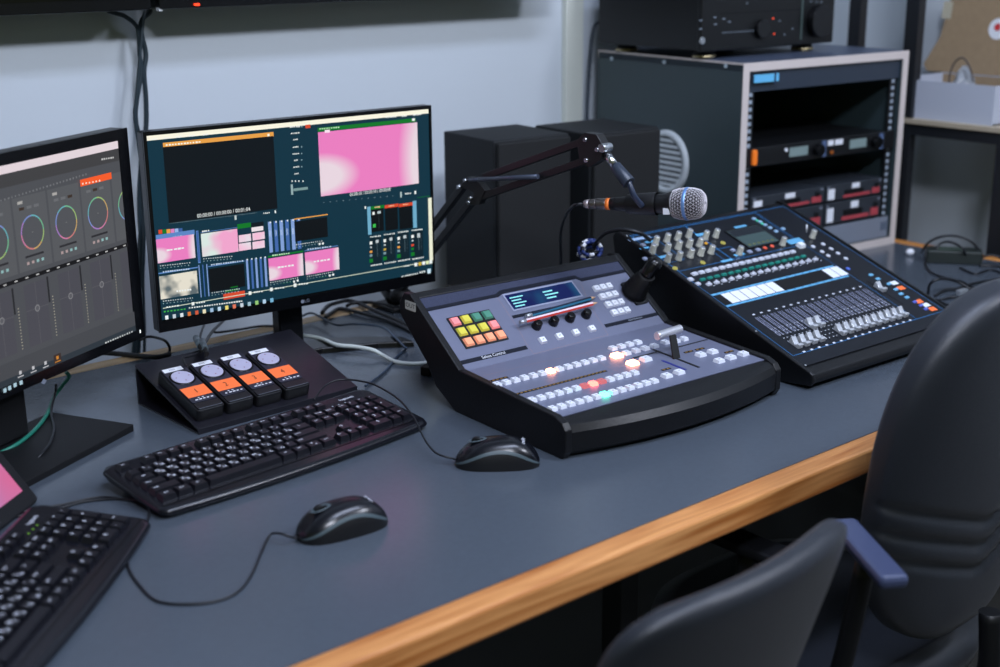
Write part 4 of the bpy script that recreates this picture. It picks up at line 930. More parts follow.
# blue name band
ya = mf_(726, 307)[1]; yb_ = mf_(710, 295)[1]
g.quad(0.012, ya-0.001, xri, ya+0.004, 0.0014, 1); g.quad(0.012, yb_-0.004, xri, yb_+0.001, 0.0014, 1); g.quad(0.012, ya+0.004, xri, yb_-0.004, 0.0014, 2)
for i in range(16): g.quad(0.022+i*0.021, ya+0.0008, 0.028+i*0.021, ya+0.0028, 0.0016, 0); g.quad(0.022+i*0.021, yb_-0.003, 0.028+i*0.021, yb_-0.001, 0.0016, 0)
for (qa, qb) in (((646, 243), (654, 240)), ((660, 258), (667, 255)), ((697, 236), (703, 233)), ((735, 256), (742, 253)), ((722, 262), (730, 259)), ((640, 249), (647, 247)), ((790, 244), (798, 238)), ((735, 228), (744, 225))):
    a_, b_q = mf_(*qa), mf_(*qb); g.quad(min(a_[0], b_q[0]), min(a_[1], b_q[1])-0.002, max(a_[0], b_q[0])+0.004, max(a_[1], b_q[1])+0.001, 0.0015, 1)
g.build('printed_outlines', [BLUE, LBLUE, BLKM], mx)
# name tags in the band
x0_ = mf_(729, 301)[0]; xe = mf_(781, 287.5)[0]
for i in range(6):
    g = G(MF); w_ = (xe-x0_)/6; g.quad(x0_+w_*i+0.0008, ya+0.005, x0_+w_*(i+1)-0.0008, yb_-0.005, 0.0018); g.build('name_tag', WHITE, mx)
x2, x3 = mf_(827, 274)[0], mf_(843.5, 270.5)[0]
for i in range(2):
    g = G(MF); w_ = (x3-x2)/2; g.quad(x2+w_*i+0.0008, ya+0.005, x2+w_*(i+1)-0.0008, yb_-0.005, 0.0018); g.build('name_tag', WHITE, mx)
g = G(MF); a = mf_(629, 240.5); b = mf_(650, 236.5); g.quad(a[0], (a[1]+b[1])/2-0.004, b[0], (a[1]+b[1])/2+0.004, 0.0017); g.build('maker_plate', mat('plate_print', (150, 175, 205), 0.4), mx)
# screen
x0, x1, y0, y1 = mf_(729.8, 233.3)[0], mf_(779.3, 240.5)[0], mf_(748.7, 248.6)[1], mf_(753.2, 225.2)[1]
x0 = (x0+mf_(748.7, 248.6)[0])/2; x1 = (x1+mf_(753.2, 225.2)[0])/2; y0 = (y0+mf_(779.3, 240.5)[1])/2; y1 = (y1+mf_(729.8, 233.3)[1])/2
g = G(MF); g.box(x0-0.004, x1+0.004, y0-0.004, y1+0.004, 0.0012, 0.003); dm = g.build('display_surround', BLKG, mx)
g = G(MF); g.quad(x0, y0, x1, y1, 0.0032); g.quad(x0+0.001, y0+(y1-y0)*0.62, x1-0.001, y1-0.001, 0.0034, 1)
for i in range(6): g.quad(x0+0.004+i*(x1-x0-0.008)/6, y0+0.004, x0+0.004+(i+0.6)*(x1-x0-0.008)/6, y0+0.009, 0.0034, 2)
g.build('display', [mat('display_teal', (96, 128, 140), 0.25, emit=0.45), mat('display_slate', (54, 66, 84), 0.25, emit=0.4), mat('display_soft', (140, 160, 120), 0.3, emit=0.4)], dm)
# knobs
KN = mat('brushed_knob', (196, 196, 186), 0.3, 0.45); KNT = mat('knob_top', (205, 210, 220), 0.25, 0.8)
kh = 0.0175
mk_ = on_plane(MFW, kh)
def knob(px, py, r=0.0058, h=kh):
    f_ = on_plane(MFW, h); x_, y_ = f_(px, py); g = G(MF)
    g.lathe([(r*1.15, 0), (r*1.15, h*0.12), (r, h*0.16), (r*0.93, h*0.93), (r*0.8, h)], (x_, y_, 0.0012), 18)
    for k_ in range(len(g.m)):
        if g.f[k_] and len(g.f[k_]) > 4: g.m[k_] = 1
    g.build('rotary_knob', [KN, KNT], mx)
for p_ in ((657.4, 236.9), (668.6, 234.2), (679.4, 232.4), (690.6, 229.7), (707.3, 231.5), (717.7, 229.7), (654.2, 245), (669, 244), (680.3, 241.4), (691, 239.6), (701.4, 238.7), (669.5, 254), (680.7, 252.2), (692.4, 249.5), (702.8, 247.7), (713, 245.9), (741.5, 246.8), (784.7, 237.8), (814.7, 230.5)): knob(*p_)
YB = mat('lit_yellow', (236, 232, 130), 0.35, emit=0.5)
def rbtn(px, py, m, name, r=0.0046, lb=None, sq=False, h=0.0025):
    x_, y_ = mf_(px, py); g = G(MF)
    if sq: g.frust((x_, y_, 0.0012), (r*2.4, r*2.0), (r*2.0, r*1.6), h)
    else: g.lathe([(r, 0), (r, h*0.7), (r*0.75, h)], (x_, y_, 0.0012), 14)
    o = g.build(name, m, mx)
    if lb: o['label'] = lb
    return o
for p_ in ((675, 268.5), (702.8, 262.8), (723, 243)): rbtn(*p_, YB, 'lit_button', 0.005, 'yellow lit button')
rbtn(706, 243.5, mat('amber_glow', (240, 180, 60), 0.4, emit=0.8), 'lit_button', 0.003, 'amber lit button')
for p_ in ((764.9, 248.2), (772, 246.4)): rbtn(*p_, mat('red_button', (225, 90, 66), 0.4, emit=0.15), 'red_button', 0.0042)
for p_ in ((749.6, 251.9), (758, 249.9), (733, 250.5), (643, 245), (645, 259)): rbtn(*p_, mat('slate_button', (150, 160, 185), 0.4), 'select_button', 0.004, sq=True)
MBTN = mat('pale_button', (196, 200, 212), 0.38); TEALB = mat('teal_button', (24, 120, 108), 0.4, emit=0.10)
def mrow(pA, pB, n, m, name, w, l, h=0.003, smooth=False):
    a = mf_(*pA); b = mf_(*pB); y = (a[1]+b[1])/2
    for i in range(n):
        x_ = a[0]+(b[0]-a[0])*i/(n-1); g = G(MF); g.frust((x_, y, 0.0012), (w, l), (w*0.8, l*0.7), h); g.build(name, m, mx)
    return a[0], b[0], y
cx0, cx1, y_mute = mrow((694.7, 274.3), (792, 251.8), 16, MBTN, 'mute_button', 0.0135, 0.0085)
mrow((702.8, 279.8), (803, 256.5), 16, TEALB, 'select_key', 0.0125, 0.0062)
mrow((709, 284.6), (815, 259.5), 16, MBTN, 'listen_button', 0.0115, 0.007)
rbtn(690.5, 279.5, MBTN, 'select_button', 0.0045, sq=True); rbtn(698, 284, MBTN, 'select_button', 0.004, sq=True)
rbtn(800.5, 246.5, mat('white_cap', (235, 238, 242), 0.4), 'large_white_button', 0.0065, sq=True, h=0.007)
for p_ in ((813, 247), (823, 244.5), (831, 249), (837.8, 253.6), (845.7, 258.8), (822, 252), (828, 256)): rbtn(*p_, MBTN, 'layer_button', 0.0048)
rbtn(848, 269, mat('blue_button', (70, 100, 190), 0.4, emit=0.1), 'blue_button', 0.0045)
for p_ in ((754, 219), (760, 222), (765, 225), (770, 228), (776, 231.5), (783, 229)): rbtn(*p_, mat('ice_button', (150, 185, 215), 0.4), 'small_button', 0.0034, sq=True)
for p_ in ((757, 221), (762, 224)): rbtn(*p_, mat('green_dot', (60, 190, 150), 0.4, emit=0.2), 'green_button', 0.003)
# level meters under the buttons
g = G(MF); yA, yB = mf_(712, 288)[1], yb_+0.003
# faders: slots, scale marks, caps
F0 = mf_(798.5, 346); F15 = mf_(905, 312.5)
nF = 16; fx0 = mf_(797, 346)[0]; fx1 = mf_(903, 315)[0]; fyb = (mf_(797, 349)[1]+mf_(903, 318)[1])/2
fyt = (mf_(753, 319)[1]+mf_(858, 289)[1])/2
g = G(MF); gs = G(MF); gt = G(MF)
for i in range(nF):
    x_ = fx0+(fx1-fx0)*i/(nF-1)
    s1 = G(MF); s1.box(x_-0.0009, x_+0.0009, fyb-0.002, fyt, 0.0012, 0.0016); s1.build('fader_slot', BLKM, mx)
    for k_ in range(2): gs.quad(x_-0.0062+k_*0.0044, fyb+(fyt-fyb)*0.42, x_-0.0052+k_*0.0044, fyt-0.001, 0.0015)
    gs.quad(x_+0.0035, fyb+(fyt-fyb)*0.42, x_+0.0045, fyt-0.001, 0.0015)
    for k_ in range(7): gt.quad(x_-0.0055, fyb+0.004+k_*0.0095, x_-0.0025, fyb+0.0055+k_*0.0095, 0.0015); gt.quad(x_+0.0030, fyb+0.004+k_*0.0095, x_+0.0060, fyb+0.0055+k_*0.0095, 0.0015)
    gt.quad(x_-0.004, fyb-0.012, x_+0.002, fyb-0.0085, 0.0015); gt.quad(x_-0.003, fyt+0.006, x_+0.003, fyt+0.009, 0.0015)
    for k_ in range(3): gt.quad(x_-0.002, y_mute-0.030-k_*0.007, x_+0.002, y_mute-0.0285-k_*0.007, 0.0015)
gs.build('scale_lines', mat('scale_print', (170, 176, 205), 0.5), mx); gt.build('scale_ticks', mat('tick_print', (205, 210, 222), 0.5), mx)
CAPM = mat('fader_cap_silver', (196, 200, 206), 0.3, 0.35)
def fcap(x_, y_):
    g = G(MF); w = 0.0056
    pr = [(-0.011, 0.0012), (-0.011, 0.009), (-0.006, 0.0085), (-0.001, 0.0055), (0.004, 0.0085), (0.009, 0.0125), (0.011, 0.012), (0.012, 0.0012)]
    g.M = MF @ Matrix.Translation((x_, y_, 0)) @ Matrix(((0, 0, 1, 0), (1, 0, 0, 0), (0, 1, 0, 0), (0, 0, 0, 1)))
    g.prism(pr, -w, w); g.build('fader_cap', CAPM, mx, bevel=0.0006)
for i in range(nF):
    fcap(fx0+(fx1-fx0)*i/(nF-1), fyb+0.010+(0.034 if i in (4, 5) else 0.0))
x_, y_ = mf_(880, 289); fcap(x_, y_)
g = G(MF); g.box(x_-0.0009, x_+0.0009, y_-0.055, y_+0.03, 0.0012, 0.0016); g.build('fader_slot', BLKM, mx)
# right-hand labels
for (p_, c_, nm) in (((894, 242+41), 'w', 'tag'), ((901, 288), 'o', 'tag'), ((919, 301.5), 'o', 'tag'), ((926, 305), 'w', 'tag'), ((932.5, 309), 'o', 'tag')):
    x_, y_ = mf_(*p_); x_ = min(x_, MW-0.014); g = G(MF); g.quad(x_-0.009, y_-0.0055, x_+0.009, y_+0.0055, 0.0019)
    o = g.build('paper_tag', ORANGE if c_ == 'o' else WHITE, mx); o['label'] = 'orange paper tag' if c_ == 'o' else 'white paper tag'
for p_ in ((871, 275), (878, 279), (889, 284), (896, 289.5), (901, 294), (907, 297.5)): x_, y_ = mf_(*p_); g = G(MF); g.frust((min(x_, MW-0.03), y_, 0.0012), (0.010, 0.006), (0.008, 0.005), 0.002); g.build('soft_button', mat('sky_button', (110, 175, 215), 0.4, emit=0.1), mx)
for p_ in ((915, 302), (921, 305.5), (926, 309)): x_, y_ = mf_(*p_); g = G(MF); g.frust((min(x_, MW-0.03), y_, 0.0012), (0.010, 0.006), (0.008, 0.005), 0.002); g.build('soft_button', mat('indigo_button', (84, 100, 190), 0.4, emit=0.1), mx)
for p_ in ((755.7, 332.3), (805, 366.5), (621, 238)): x_, y_ = mf_(*p_); g = G(MF); g.lathe([(0.0022, 0), (0.0018, 0.0012)], (max(x_, 0.0), y_, 0.0035), 10); g.build('screw', SILVER, mx)
g = G(MF); x_, y_ = mf_(806.6, 232); g.tube([(x_, y_, 0.001), (x_-0.002, y_+0.004, 0.016)], 0.0016, 8); g.build('usb_stick', WHITE, mx)

# ================================================================== SPEAKERS
SPK = mat('speaker_vinyl', (24, 27, 30), 0.62, bump=(120, 0.12), spec=0.3); GRL = mat('speaker_grille_cloth', (15, 17, 19), 0.85, bump=(500, 0.3))
def make_speaker(x, y, rz, label):
    t = thing('loudspeaker', (x, y, D), rz, label, 'loudspeaker', 'loudspeakers between monitor and rack')
    w, d_, h = 0.186, 0.186, 0.33
    g = G(); g.box(0, w, 0.004, d_, 0.004, h); g.build('cabinet', SPK, t, bevel=0.003)
    g = G(); g.box(0.004, w-0.004, -0.008, 0.004, 0.008, h-0.004); gr = g.build('front_grille', GRL, t, bevel=0.004)
    for (a, b) in ((0.02, 0.02), (w-0.02, 0.02), (0.02, d_-0.02), (w-0.02, d_-0.02)):
        g = G(); g.lathe([(0.008, 0), (0.008, 0.004)], (a, b, 0), 12); g.build('rubber_foot', RUBBER, t)
    g = G(); g.lathe([(0.03, 0), (0.028, -0.004), (0.02, -0.012)], (0, 0, 0), 20)
    g.v = [Vector((w/2+v.x, d_+0.0008-v.z*0.2, h*0.75+v.y)) for v in g.v]; g.build('rear_port', RUBBER, t)
    return t
s1p = onz(495.4, 141.4, 0.33); make_speaker(s1p.x-0.002, s1p.y, -0.10, 'black loudspeaker standing next to the edge of the pink-picture monitor')
s2 = onz(662, 127, 0.33); make_speaker(s2.x-0.186, s2.y+0.02, -0.08, 'black loudspeaker tucked against the equipment rack')

# ================================================================== RACK CABINET
ka = -0.0956; kx, ky_ = 2.2179, 1.816; RKW, RKD, RKH = 0.531, 0.4818, 0.4548
rk = thing('rack_cabinet', (kx, ky_, D), ka, 'dark equipment rack cabinet with pale front edges, standing at the desk end', 'rack cabinet')
bpy.context.view_layer.update(); RKI = rk.matrix_world.copy()
LAMD = mat('dark_green_laminate', (50, 64, 68), 0.5, bump=(200, 0.1)); EDGE = mat('beige_edging', (200, 190, 186), 0.5); LAMT = mat('slate_laminate', (66, 76, 96), 0.4); RIN = mat('rack_inside', (104, 112, 114), 0.7)
T = 0.018
g = G(); g.box(0, T, 0.002, RKD, 0, RKH-0.003); lp = g.build('side_panel', LAMD, rk)
g = G(); g.box(RKW-T, RKW, 0.002, RKD, 0, RKH-0.003); g.build('side_panel', LAMD, rk)
g = G(); g.box(0.0, RKW, 0.002, RKD, RKH-T, RKH); g.build('top_panel', LAMT, rk)
g = G(); g.box(T, RKW-T, 0.002, RKD, 0, T); g.build('bottom_panel', LAMD, rk)
g = G(); g.box(T, RKW-T, RKD-0.008, RKD, T, RKH-T); bk = g.build('back_panel', RIN, rk)
g = G(); g.box(0, T, 0, 0.002, 0, RKH); g.box(RKW-T, RKW, 0, 0.002, 0, RKH); g.box(T, RKW-T, 0, 0.002, RKH-T, RKH); g.box(T, RKW-T, 0, 0.002, 0, T)
g.box(-0.0012, 0, 0.0, RKD, RKH-0.004, RKH+0.0005); g.box(0, RKW, RKD-0.002, RKD+0.001, RKH-T, RKH+0.0008); g.build('edge_banding', EDGE, rk)
fk = on_plane(RKI @ frame((0, 0, 0), (1, 0, 0), (0, 0, 1)), 0.0)      # u right, v up, on the front plane
KF = frame((0, 0, 0), (1, 0, 0), (0, 0, 1))                              # z of this frame points to the viewer
WH = mat('rail_hole', (150, 162, 176), 0.5)
for xa in (0.024, RKW-0.024-0.022):
    g = G(); g.box(xa, xa+0.022, 0.012, 0.015, T, RKH-T-0.001); rl = g.build('rack_rail', BLK, rk)
    g = G()
    for k_ in range(26): zc = 0.03+k_*0.0155; g.cbox((xa+0.011, 0.0115, zc), (0.009, 0.001, 0.008))
    g.build('rail_holes', WH, rl)
g = G(); g.box(T, RKW-T, 0.008, 0.011, RKH-T-0.044, RKH-T); g.build('blank_panel', mat('navy_panel', (38, 48, 62), 0.45), rk)
for i, x in enumerate((612, 664.5, 726)):
    p_ = RKI.inverted() @ hit(x, (58.5, 62, 66)[i], RKI @ Vector((0, 0, 0)), RKI.col[0].to_3d()); g = G(); g.tube([(-0.0025, p_.y, p_.z), (0, p_.y, p_.z)], 0.0045, 12); g.build('screw', mat('pale_screw', (170, 186, 196), 0.4), rk)
def vent(parent, M_, r):
    WV = mat('white_vent', (198, 206, 210), 0.5); g = G(M_)
    n = 32; R = []
    for i in range(n+1):
        a = 2*PI*i/n; R.append([(rr*math.cos(a), rr*math.sin(a), zz) for rr, zz in ((r, 0), (r*0.97, 0.008), (r*0.80, 0.008), (r*0.78, 0.0))])
    g.rings(R, False, False)
    v_ = g.build('vent_ring', WV, parent)
    g = G(M_)
    for k_ in range(9):
        y_ = -r*0.68+k_*r*1.36/8; hw = math.sqrt(max(0, (r*0.79)**2-y_*y_)); g.box(-hw, hw, y_-r*0.045, y_+r*0.045, 0.001, 0.006)
    g.build('vent_louvre', WV, v_)
vp = RKI.inverted() @ hit(658, 168, RKI @ Vector((0, 0, 0)), RKI.col[0].to_3d())
vr = RKI.inverted() @ hit(689, 166, RKI @ Vector((0, 0, 0)), RKI.col[0].to_3d()); rr_ = 0.073
vent(lp, frame((0, vr.y+rr_*1.0, vr.z+0.0), (0, -1, 0), (0, 0, 1)), rr_)
vent(bk, frame((0.27, RKD-0.0085, 0.20), (1, 0, 0), (0, 0, 1)), 0.060)
g = G(KF); x0, y0 = fk(753, 84); x1, y1 = fk(778, 71); g.quad(x0, y0+0.002, x1, y1-0.004, 0.0035); g.quad(x0, y0+0.002, x1, y1-0.004, 0.0022); g.box(x1-0.014, x1-0.009, y0-0.004, y0+0.024, 0.0035, 0.0045, 1); g.build('blue_tape', [mat('sky_tape', (96, 178, 222), 0.5), mat('tape_mark', (28, 50, 80), 0.6)], rk)['label'] = 'light blue tape'
x0, y0 = fk(755.5, 158); g = G(KF); g.rrect(x0-0.007, x0+0.007, y0-0.017, y0+0.017, -0.010, 0.0, 0.005); g.build('orange_tag', mat('vivid_orange', (250, 125, 30), 0.5), rk, bevel=0.002)['label'] = 'orange tag'

def fku(px, py, dep=0.008):
    f_ = on_plane(RKI @ frame((0, dep, 0), (1, 0, 0), (0, 0, 1)), 0.0); return f_(px, py)
q6 = lambda x, y: (740+x/5.133, 50+y/5.133); q8 = lambda x, y: (740+x/5.556, 130+y/5.556)
def rack_thing(name, label, cat, group=None, v=0.0):
    o = bpy.data.objects.new(name, None); COL.objects.link(o); o.empty_display_size = .05
    o.matrix_world = RKI @ Matrix.Translation((0, 0, v)); return tag(o, label, cat, group)
# twin wireless receiver
va = (fku(*q6(120, 500))[1]+fku(*q6(735, 415))[1])/2; vb = (fku(*q6(130, 597))[1]+fku(*q6(735, 507))[1])/2; ua = 0.05; ub = RKW-0.05
rc = rack_thing('wireless_receiver', 'black twin receiver with two small grey displays, mounted mid-height in the rack', 'receiver', None, vb)
Hh = va-vb
g = G(); g.box(ua, ub, 0.006, 0.24, 0, Hh); g.build('chassis', DARKMETAL, rc, bevel=0.002)
g = G(); g.box(0.022, ua, 0.006, 0.010, 0, Hh); g.build('rack_ear', BLK, rc, bevel=0.001); g = G(); g.box(ub, RKW-0.022, 0.006, 0.010, 0, Hh); g.build('rack_ear', BLK, rc, bevel=0.001)
LCD = mat('grey_lcd', (118, 136, 136), 0.3, emit=0.08)
for (p0, p1) in ((q6(250, 505), q6(340, 552)), (q6(560, 460), q6(640, 510))):
    a = fku(*p0); b = fku(*p1); g = G(); g.box(a[0], b[0], 0.004, 0.006, Hh*0.30, Hh*0.78); g.build('display', LCD, rc)
for p_ in (q6(388, 510), q6(685, 465)):
    a = fku(*p_); g = G(); g.tube([(a[0], 0.006, Hh*0.5), (a[0], -0.010, Hh*0.5)], 0.013, 20); kk = g.build('control_knob', BLKG, rc, bevel=0.001)
for x_ in (q6(425, 500), q6(718, 460)):
    a = fku(*x_); g = G(); g.box(a[0]-0.006, a[0]+0.006, 0.003, 0.006, 0.003, Hh-0.003); g.build('side_strip', mat('slate_strip', (78, 96, 130), 0.4), rc)
for (x_, w_) in ((q6(462, 470), 0.010), (q6(505, 462), 0.014)):
    a = fku(*x_); g = G(); g.box(a[0]-w_, a[0]+w_*0.8, 0.004, 0.006, Hh*0.62, Hh*0.9); g.build('paper_label', WHITE, rc)
a = fku(*q6(465, 525)); g = G(); g.tube([(a[0], 0.006, Hh*0.25), (a[0], 0.002, Hh*0.25)], 0.004, 12); g.build('indicator_light', mat('amber_dot', (190, 110, 50), 0.4, emit=0.4), rc)
a = fku(*q6(230, 515)); g = G(); g.tube([(a[0], 0.006, Hh*0.7), (a[0], 0.003, Hh*0.7)], 0.004, 12); g.build('socket', WHITE, rc)
# four half-width amplifiers
rows_ = []
va1 = (fku(*q8(480, 312))[1]+fku(*q8(800, 262))[1])/2; vb1 = (fku(*q8(480, 400))[1]+fku(*q8(800, 350))[1])/2; va2 = vb1-0.004; vb2 = (fku(*q8(480, 530))[1]+fku(*q8(800, 472))[1])/2
um = (fku(*q8(475, 405))[0])
RSTR = mat('red_stripe', (172, 66, 74), 0.45)
dd = [(ua, um-0.003, vb1, va1, 'dark half-width rack unit with a red stripe, upper row, nearer the mixer'), (um+0.003, ub, vb1, va1, 'dark half-width rack unit with a red stripe, upper row, by the far rack rail'),
      (ua, um-0.003, vb2, va2, 'dark half-width rack unit with a red stripe, lower row, mostly behind the mixer'), (um+0.003, ub, vb2, va2, 'dark half-width rack unit with a red stripe, lower row, just above the silver panel')]
for (x0, x1, z0, z1, lb) in dd:
    t = rack_thing('half_rack_unit', lb, 'rack unit', 'red-striped half-width units in the rack', z0); h_ = z1-z0; w_ = x1-x0
    g = G(); g.box(x0, x1, 0.010, 0.22, 0, h_); g.build('chassis', mat('unit_grey', (42, 47, 54), 0.4), t, bevel=0.002)
    g = G(); g.box(x0+w_*0.30, x1-w_*0.22, 0.0085, 0.010, h_*0.10, h_*0.26); g.box(x1-w_*0.18, x1-w_*0.05, 0.0085, 0.010, h_*0.10, h_*0.45); g.build('red_stripe', RSTR, t)
    g = G(); g.box(x0+w_*0.03, x0+w_*0.14, 0.0085, 0.010, h_*0.10, h_*0.75); g.build('paper_label', WHITE, t)
    g = G(); g.box(x0+w_*0.45, x0+w_*0.58, 0.0085, 0.010, h_*0.62, h_*0.92); g.build('name_label', WHITE, t)
    g = G(); g.rrect(x0+w_*0.32, x0+w_*0.66, 0.30*h_, 0.56*h_, 0, 0.0015, 0.003); g.v = [Vector((v.x, 0.010-v.z, v.y)) for v in g.v]; g.build('recess', BLKG, t)
    g = G(); g.tube([(x1-w_*0.11, 0.010, h_*0.62), (x1-w_*0.11, 0.004, h_*0.62)], 0.005, 14); g.build('knob', BLK, t)
    for s_ in (0.02, 0.94): g = G(); g.box(x0+w_*s_, x0+w_*(s_+0.03), 0.008, 0.010, h_*0.8, h_*0.9); g.build('screw', GREYC, t)
va3 = vb2-0.004; vb3 = (fku(*q8(540, 650))[1]+fku(*q8(845, 585))[1])/2
sp_ = rack_thing('blank_rack_panel', 'plain silver-grey panel at the foot of the rack', 'rack panel', None, max(vb3, T+0.001))
hh_ = va3-max(vb3, T+0.001)
g = G(); g.box(0.022, RKW-0.022, 0.007, 0.011, 0, hh_); g.build('plate', mat('silver_blank', (128, 136, 150), 0.4, 0.2), sp_, bevel=0.001)
a = fku(*q8(795, 535)); g = G(); 
for k_ in (-1, 0, 1): g.box(a[0]-0.002+k_*0.008, a[0]+0.002+k_*0.008, 0.006, 0.007, hh_*0.35, hh_*0.75)
g.build('slots', mat('slot_blue', (70, 84, 104), 0.5), sp_)
cable([RKI @ Vector(p) for p in ((0.24, 0.40, 0.40), (0.20, 0.36, 0.30), (0.16, 0.30, 0.24), (0.14, 0.27, 0.19))], 0.004, 'thick black cable slanting down inside the open upper part of the rack')

# ================================================================== AV RECEIVER on the rack
av0 = Vector((2.205, 1.925, D+RKH+0.0012)); ava = -0.06
av = thing('audio_receiver', av0, ava, 'large black audio receiver on top of the rack cabinet', 'receiver')
AVM = mat('receiver_black', (14, 16, 18), 0.42, spec=0.35); AW, AD, AH = 0.432, 0.34, 0.165; FZ = 0.018
g = G(); g.box(0.006, AW-0.006, 0.012, AD, FZ, FZ+AH-0.004)
g.build('case', AVM, av, bevel=0.003)
g = G(); g.box(0, AW, 0, 0.014, FZ-0.002, FZ+AH); fp = g.build('front_panel', AVM, av, bevel=0.003)
for (x_, y_) in ((0.05, 0.04), (AW-0.06, 0.04), (0.05, AD-0.05), (AW-0.06, AD-0.05)):
    g = G(); g.lathe([(0.024, 0), (0.026, 0.005), (0.022, 0.012), (0.022, 0.0185)], (x_, y_, 0), 20)
    for k_ in range(len(g.m)): pass
    ft_ = g.build('foot', RUBBER, av)
    g = G(); g.lathe([(0.0262, 0.0022), (0.0266, 0.005), (0.0245, 0.0075)], (x_, y_, 0), 20, cap=False); g.build('foot_ring', mat('brass_ring', (190, 176, 140), 0.3, 0.9), ft_)
bpy.context.view_layer.update()
fa = on_plane(av.matrix_world @ frame((0, 0, 0), (1, 0, 0), (0, 0, 1)), 0.0); q7 = lambda x, y: fa(690+x/6.25, y/6.25)
def avcyl(c, r, d_, m, name, n=24):
    g = G(); g.tube([(c[0], 0.0, c[1]), (c[0], -d_, c[1])], r, n); return g.build(name, m, av, bevel=0.001)
avcyl(q7(438, 180), 0.020, 0.012, BLKG, 'selector_knob'); avcyl(q7(790, 130), 0.036, 0.020, BLKG, 'volume_knob')
avcyl(q7(72, 255), 0.008, 0.004, CHROME, 'headphone_socket'); 
g = G(); a, b = q7(190, 80), q7(690, 58); g.box(a[0], b[0], -0.0012, 0, (a[1]+b[1])/2-0.002, (a[1]+b[1])/2+0.001); g.build('panel_groove', BLKM, av)
g = G(); a = q7(696, 150); g.box(a[0]-0.003, a[0]+0.003, -0.001, 0, FZ+0.01, FZ+AH-0.01); g.build('vertical_trim', mat('greenish_trim', (60, 74, 72), 0.4), av)
g = G()
for i in range(12): a = q7(205+i*17, 205-i*1.2); g.cbox((a[0], -0.0006, a[1]), (0.003, 0.0012, 0.003))
for (x_, y_) in ((210, 118), (245, 136), (155, 108), (158, 152), (65, 128), (65, 180), (560, 130), (590, 215), (640, 180), (355, 20), (755, 8), (790, 12), (820, 12)): a = q7(x_, y_); g.cbox((a[0], -0.0006, a[1]), (0.008 if x_ < 300 else 0.005, 0.0012, 0.003))
g.build('printed_marks', mat('faint_print', (110, 120, 132), 0.5), av)
for (x_, y_) in ((518, 115), (525, 212)): a = q7(x_, y_); avcyl(a, 0.0022, 0.001, mat('red_glow', (240, 80, 50), emit=1.6), 'indicator_light', 10)

# ================================================================== BOOM ARM AND MICROPHONE
B0 = Vector((1.50, 2.09, D)); mic_end = onz(590, 203.5, 0.278)
def onarm(px, py, off=0.0):                                # vertical plane in which the arm swings
    P1_ = Vector((1.50, 2.09, 0)); P2_ = Vector((1.535, 1.56, 0)); d_ = P2_-P1_; n_ = Vector((d_.y, -d_.x, 0)).normalized(); return hit(px, py, P1_+n_*off, n_)
arm = thing('microphone_boom', B0, 0, 'black jointed microphone arm rising behind the pink-picture monitor', 'microphone arm'); inv = Vector(B0)
def lp_(p): return p-inv
ARM = mat('arm_black', (12, 13, 15), 0.45)
eb1, eb2 = lp_(onarm(464, 185.5)), lp_(onarm(473, 200))
foot = Vector((0, 0, 0))
low1 = lp_(onarm(385, 290)); low2 = lp_(onarm(396, 296))
g = G(); g.box(-0.025, 0.025, -0.03, 0.045, 0.0, 0.010); g.box(-0.02, 0.02, 0.04, 0.05, -0.06, 0.004); g.box(-0.02, 0.02, -0.01, 0.045, -0.062, -0.052); g.build('desk_clamp', ARM, arm, bevel=0.002)
g = G(); g.cyl((0, 0, 0.01), (low1.x, low1.y, max(0.03, low1.z+0.0)), 0.010, n=16); g.build('swivel_post', ARM, arm)
def beam(name, a, b, w=0.010, parent=arm, m=ARM):
    g = G(); d_ = (b-a); M_ = frame(a, d_, (0.02, 0.0, 1)); g.M = M_; g.box(0, d_.length, -w/2, w/2, -w/2, w/2); return g.build(name, m, parent, bevel=0.001)
beam('lower_bar', low1, eb1, 0.013); beam('lower_bar', low2, eb2, 0.013)
u1a, u1b = lp_(onarm(484, 177)), lp_(onarm(589, 139.7)); u2a, u2b = lp_(onarm(475, 199)), lp_(onarm(591, 159))
beam('upper_bar', u1a, u1b, 0.012); beam('upper_bar', u2a, u2b, 0.012)
sp0, sp1 = lp_(onarm(469, 180, 0.014)), lp_(onarm(538, 176.5, 0.014)); g = G(); g.tube([sp0, sp0*0.85+sp1*0.15], 0.003, 10); g.tube([sp0*0.85+sp1*0.15, sp1], 0.0042, 12); g.build('tension_rod', mat('slate_metal', (76, 84, 100), 0.35, 0.5), arm)
g = G(); ctr = (eb1+eb2)/2; n_ = Vector((0.998, 0.066, 0)); 
pl = [lp_(onarm(*p)) for p in ((462, 186), (469, 177), (477, 177), (488, 190), (482, 204), (472, 205), (476, 192))]
R = [[p+n_*s_ for p in pl] for s_ in (-0.0075, 0.0075)]; g.rings(R, True, True, smooth=False); g.build('elbow_bracket', ARM, arm, bevel=0.001)
pl = [lp_(onarm(*p)) for p in ((580, 140), (588, 132), (600, 134), (607, 146), (604, 160), (592, 167), (583, 160))]
g = G(); R = [[p+n_*s_ for p in pl] for s_ in (-0.009, 0.009)]; g.rings(R, True, True, smooth=False); hb = g.build('head_bracket', ARM, arm, bevel=0.001)
for p_ in ((463, 186), (469, 179.8), (472.5, 201.5), (474.5, 197.5), (589.5, 139), (590.5, 159.5), (601.5, 148.8)):
    c = lp_(onarm(*p_)) - n_*0.0095; g = G(); g.tube([c+n_*0.004, c-n_*0.0035], 0.0036, 12); g.build('bolt', CHROME, arm)
c = lp_(onarm(606, 147.5)); g = G(); g.tube([c-n_*0.012, c+n_*0.010], 0.0075, 16); g.build('wing_knob', CHROME, arm, bevel=0.001)
s0, s1_, s2_ = lp_(onarm(606.5, 154)), lp_(onarm(615, 166)), lp_(onarm(629, 183))
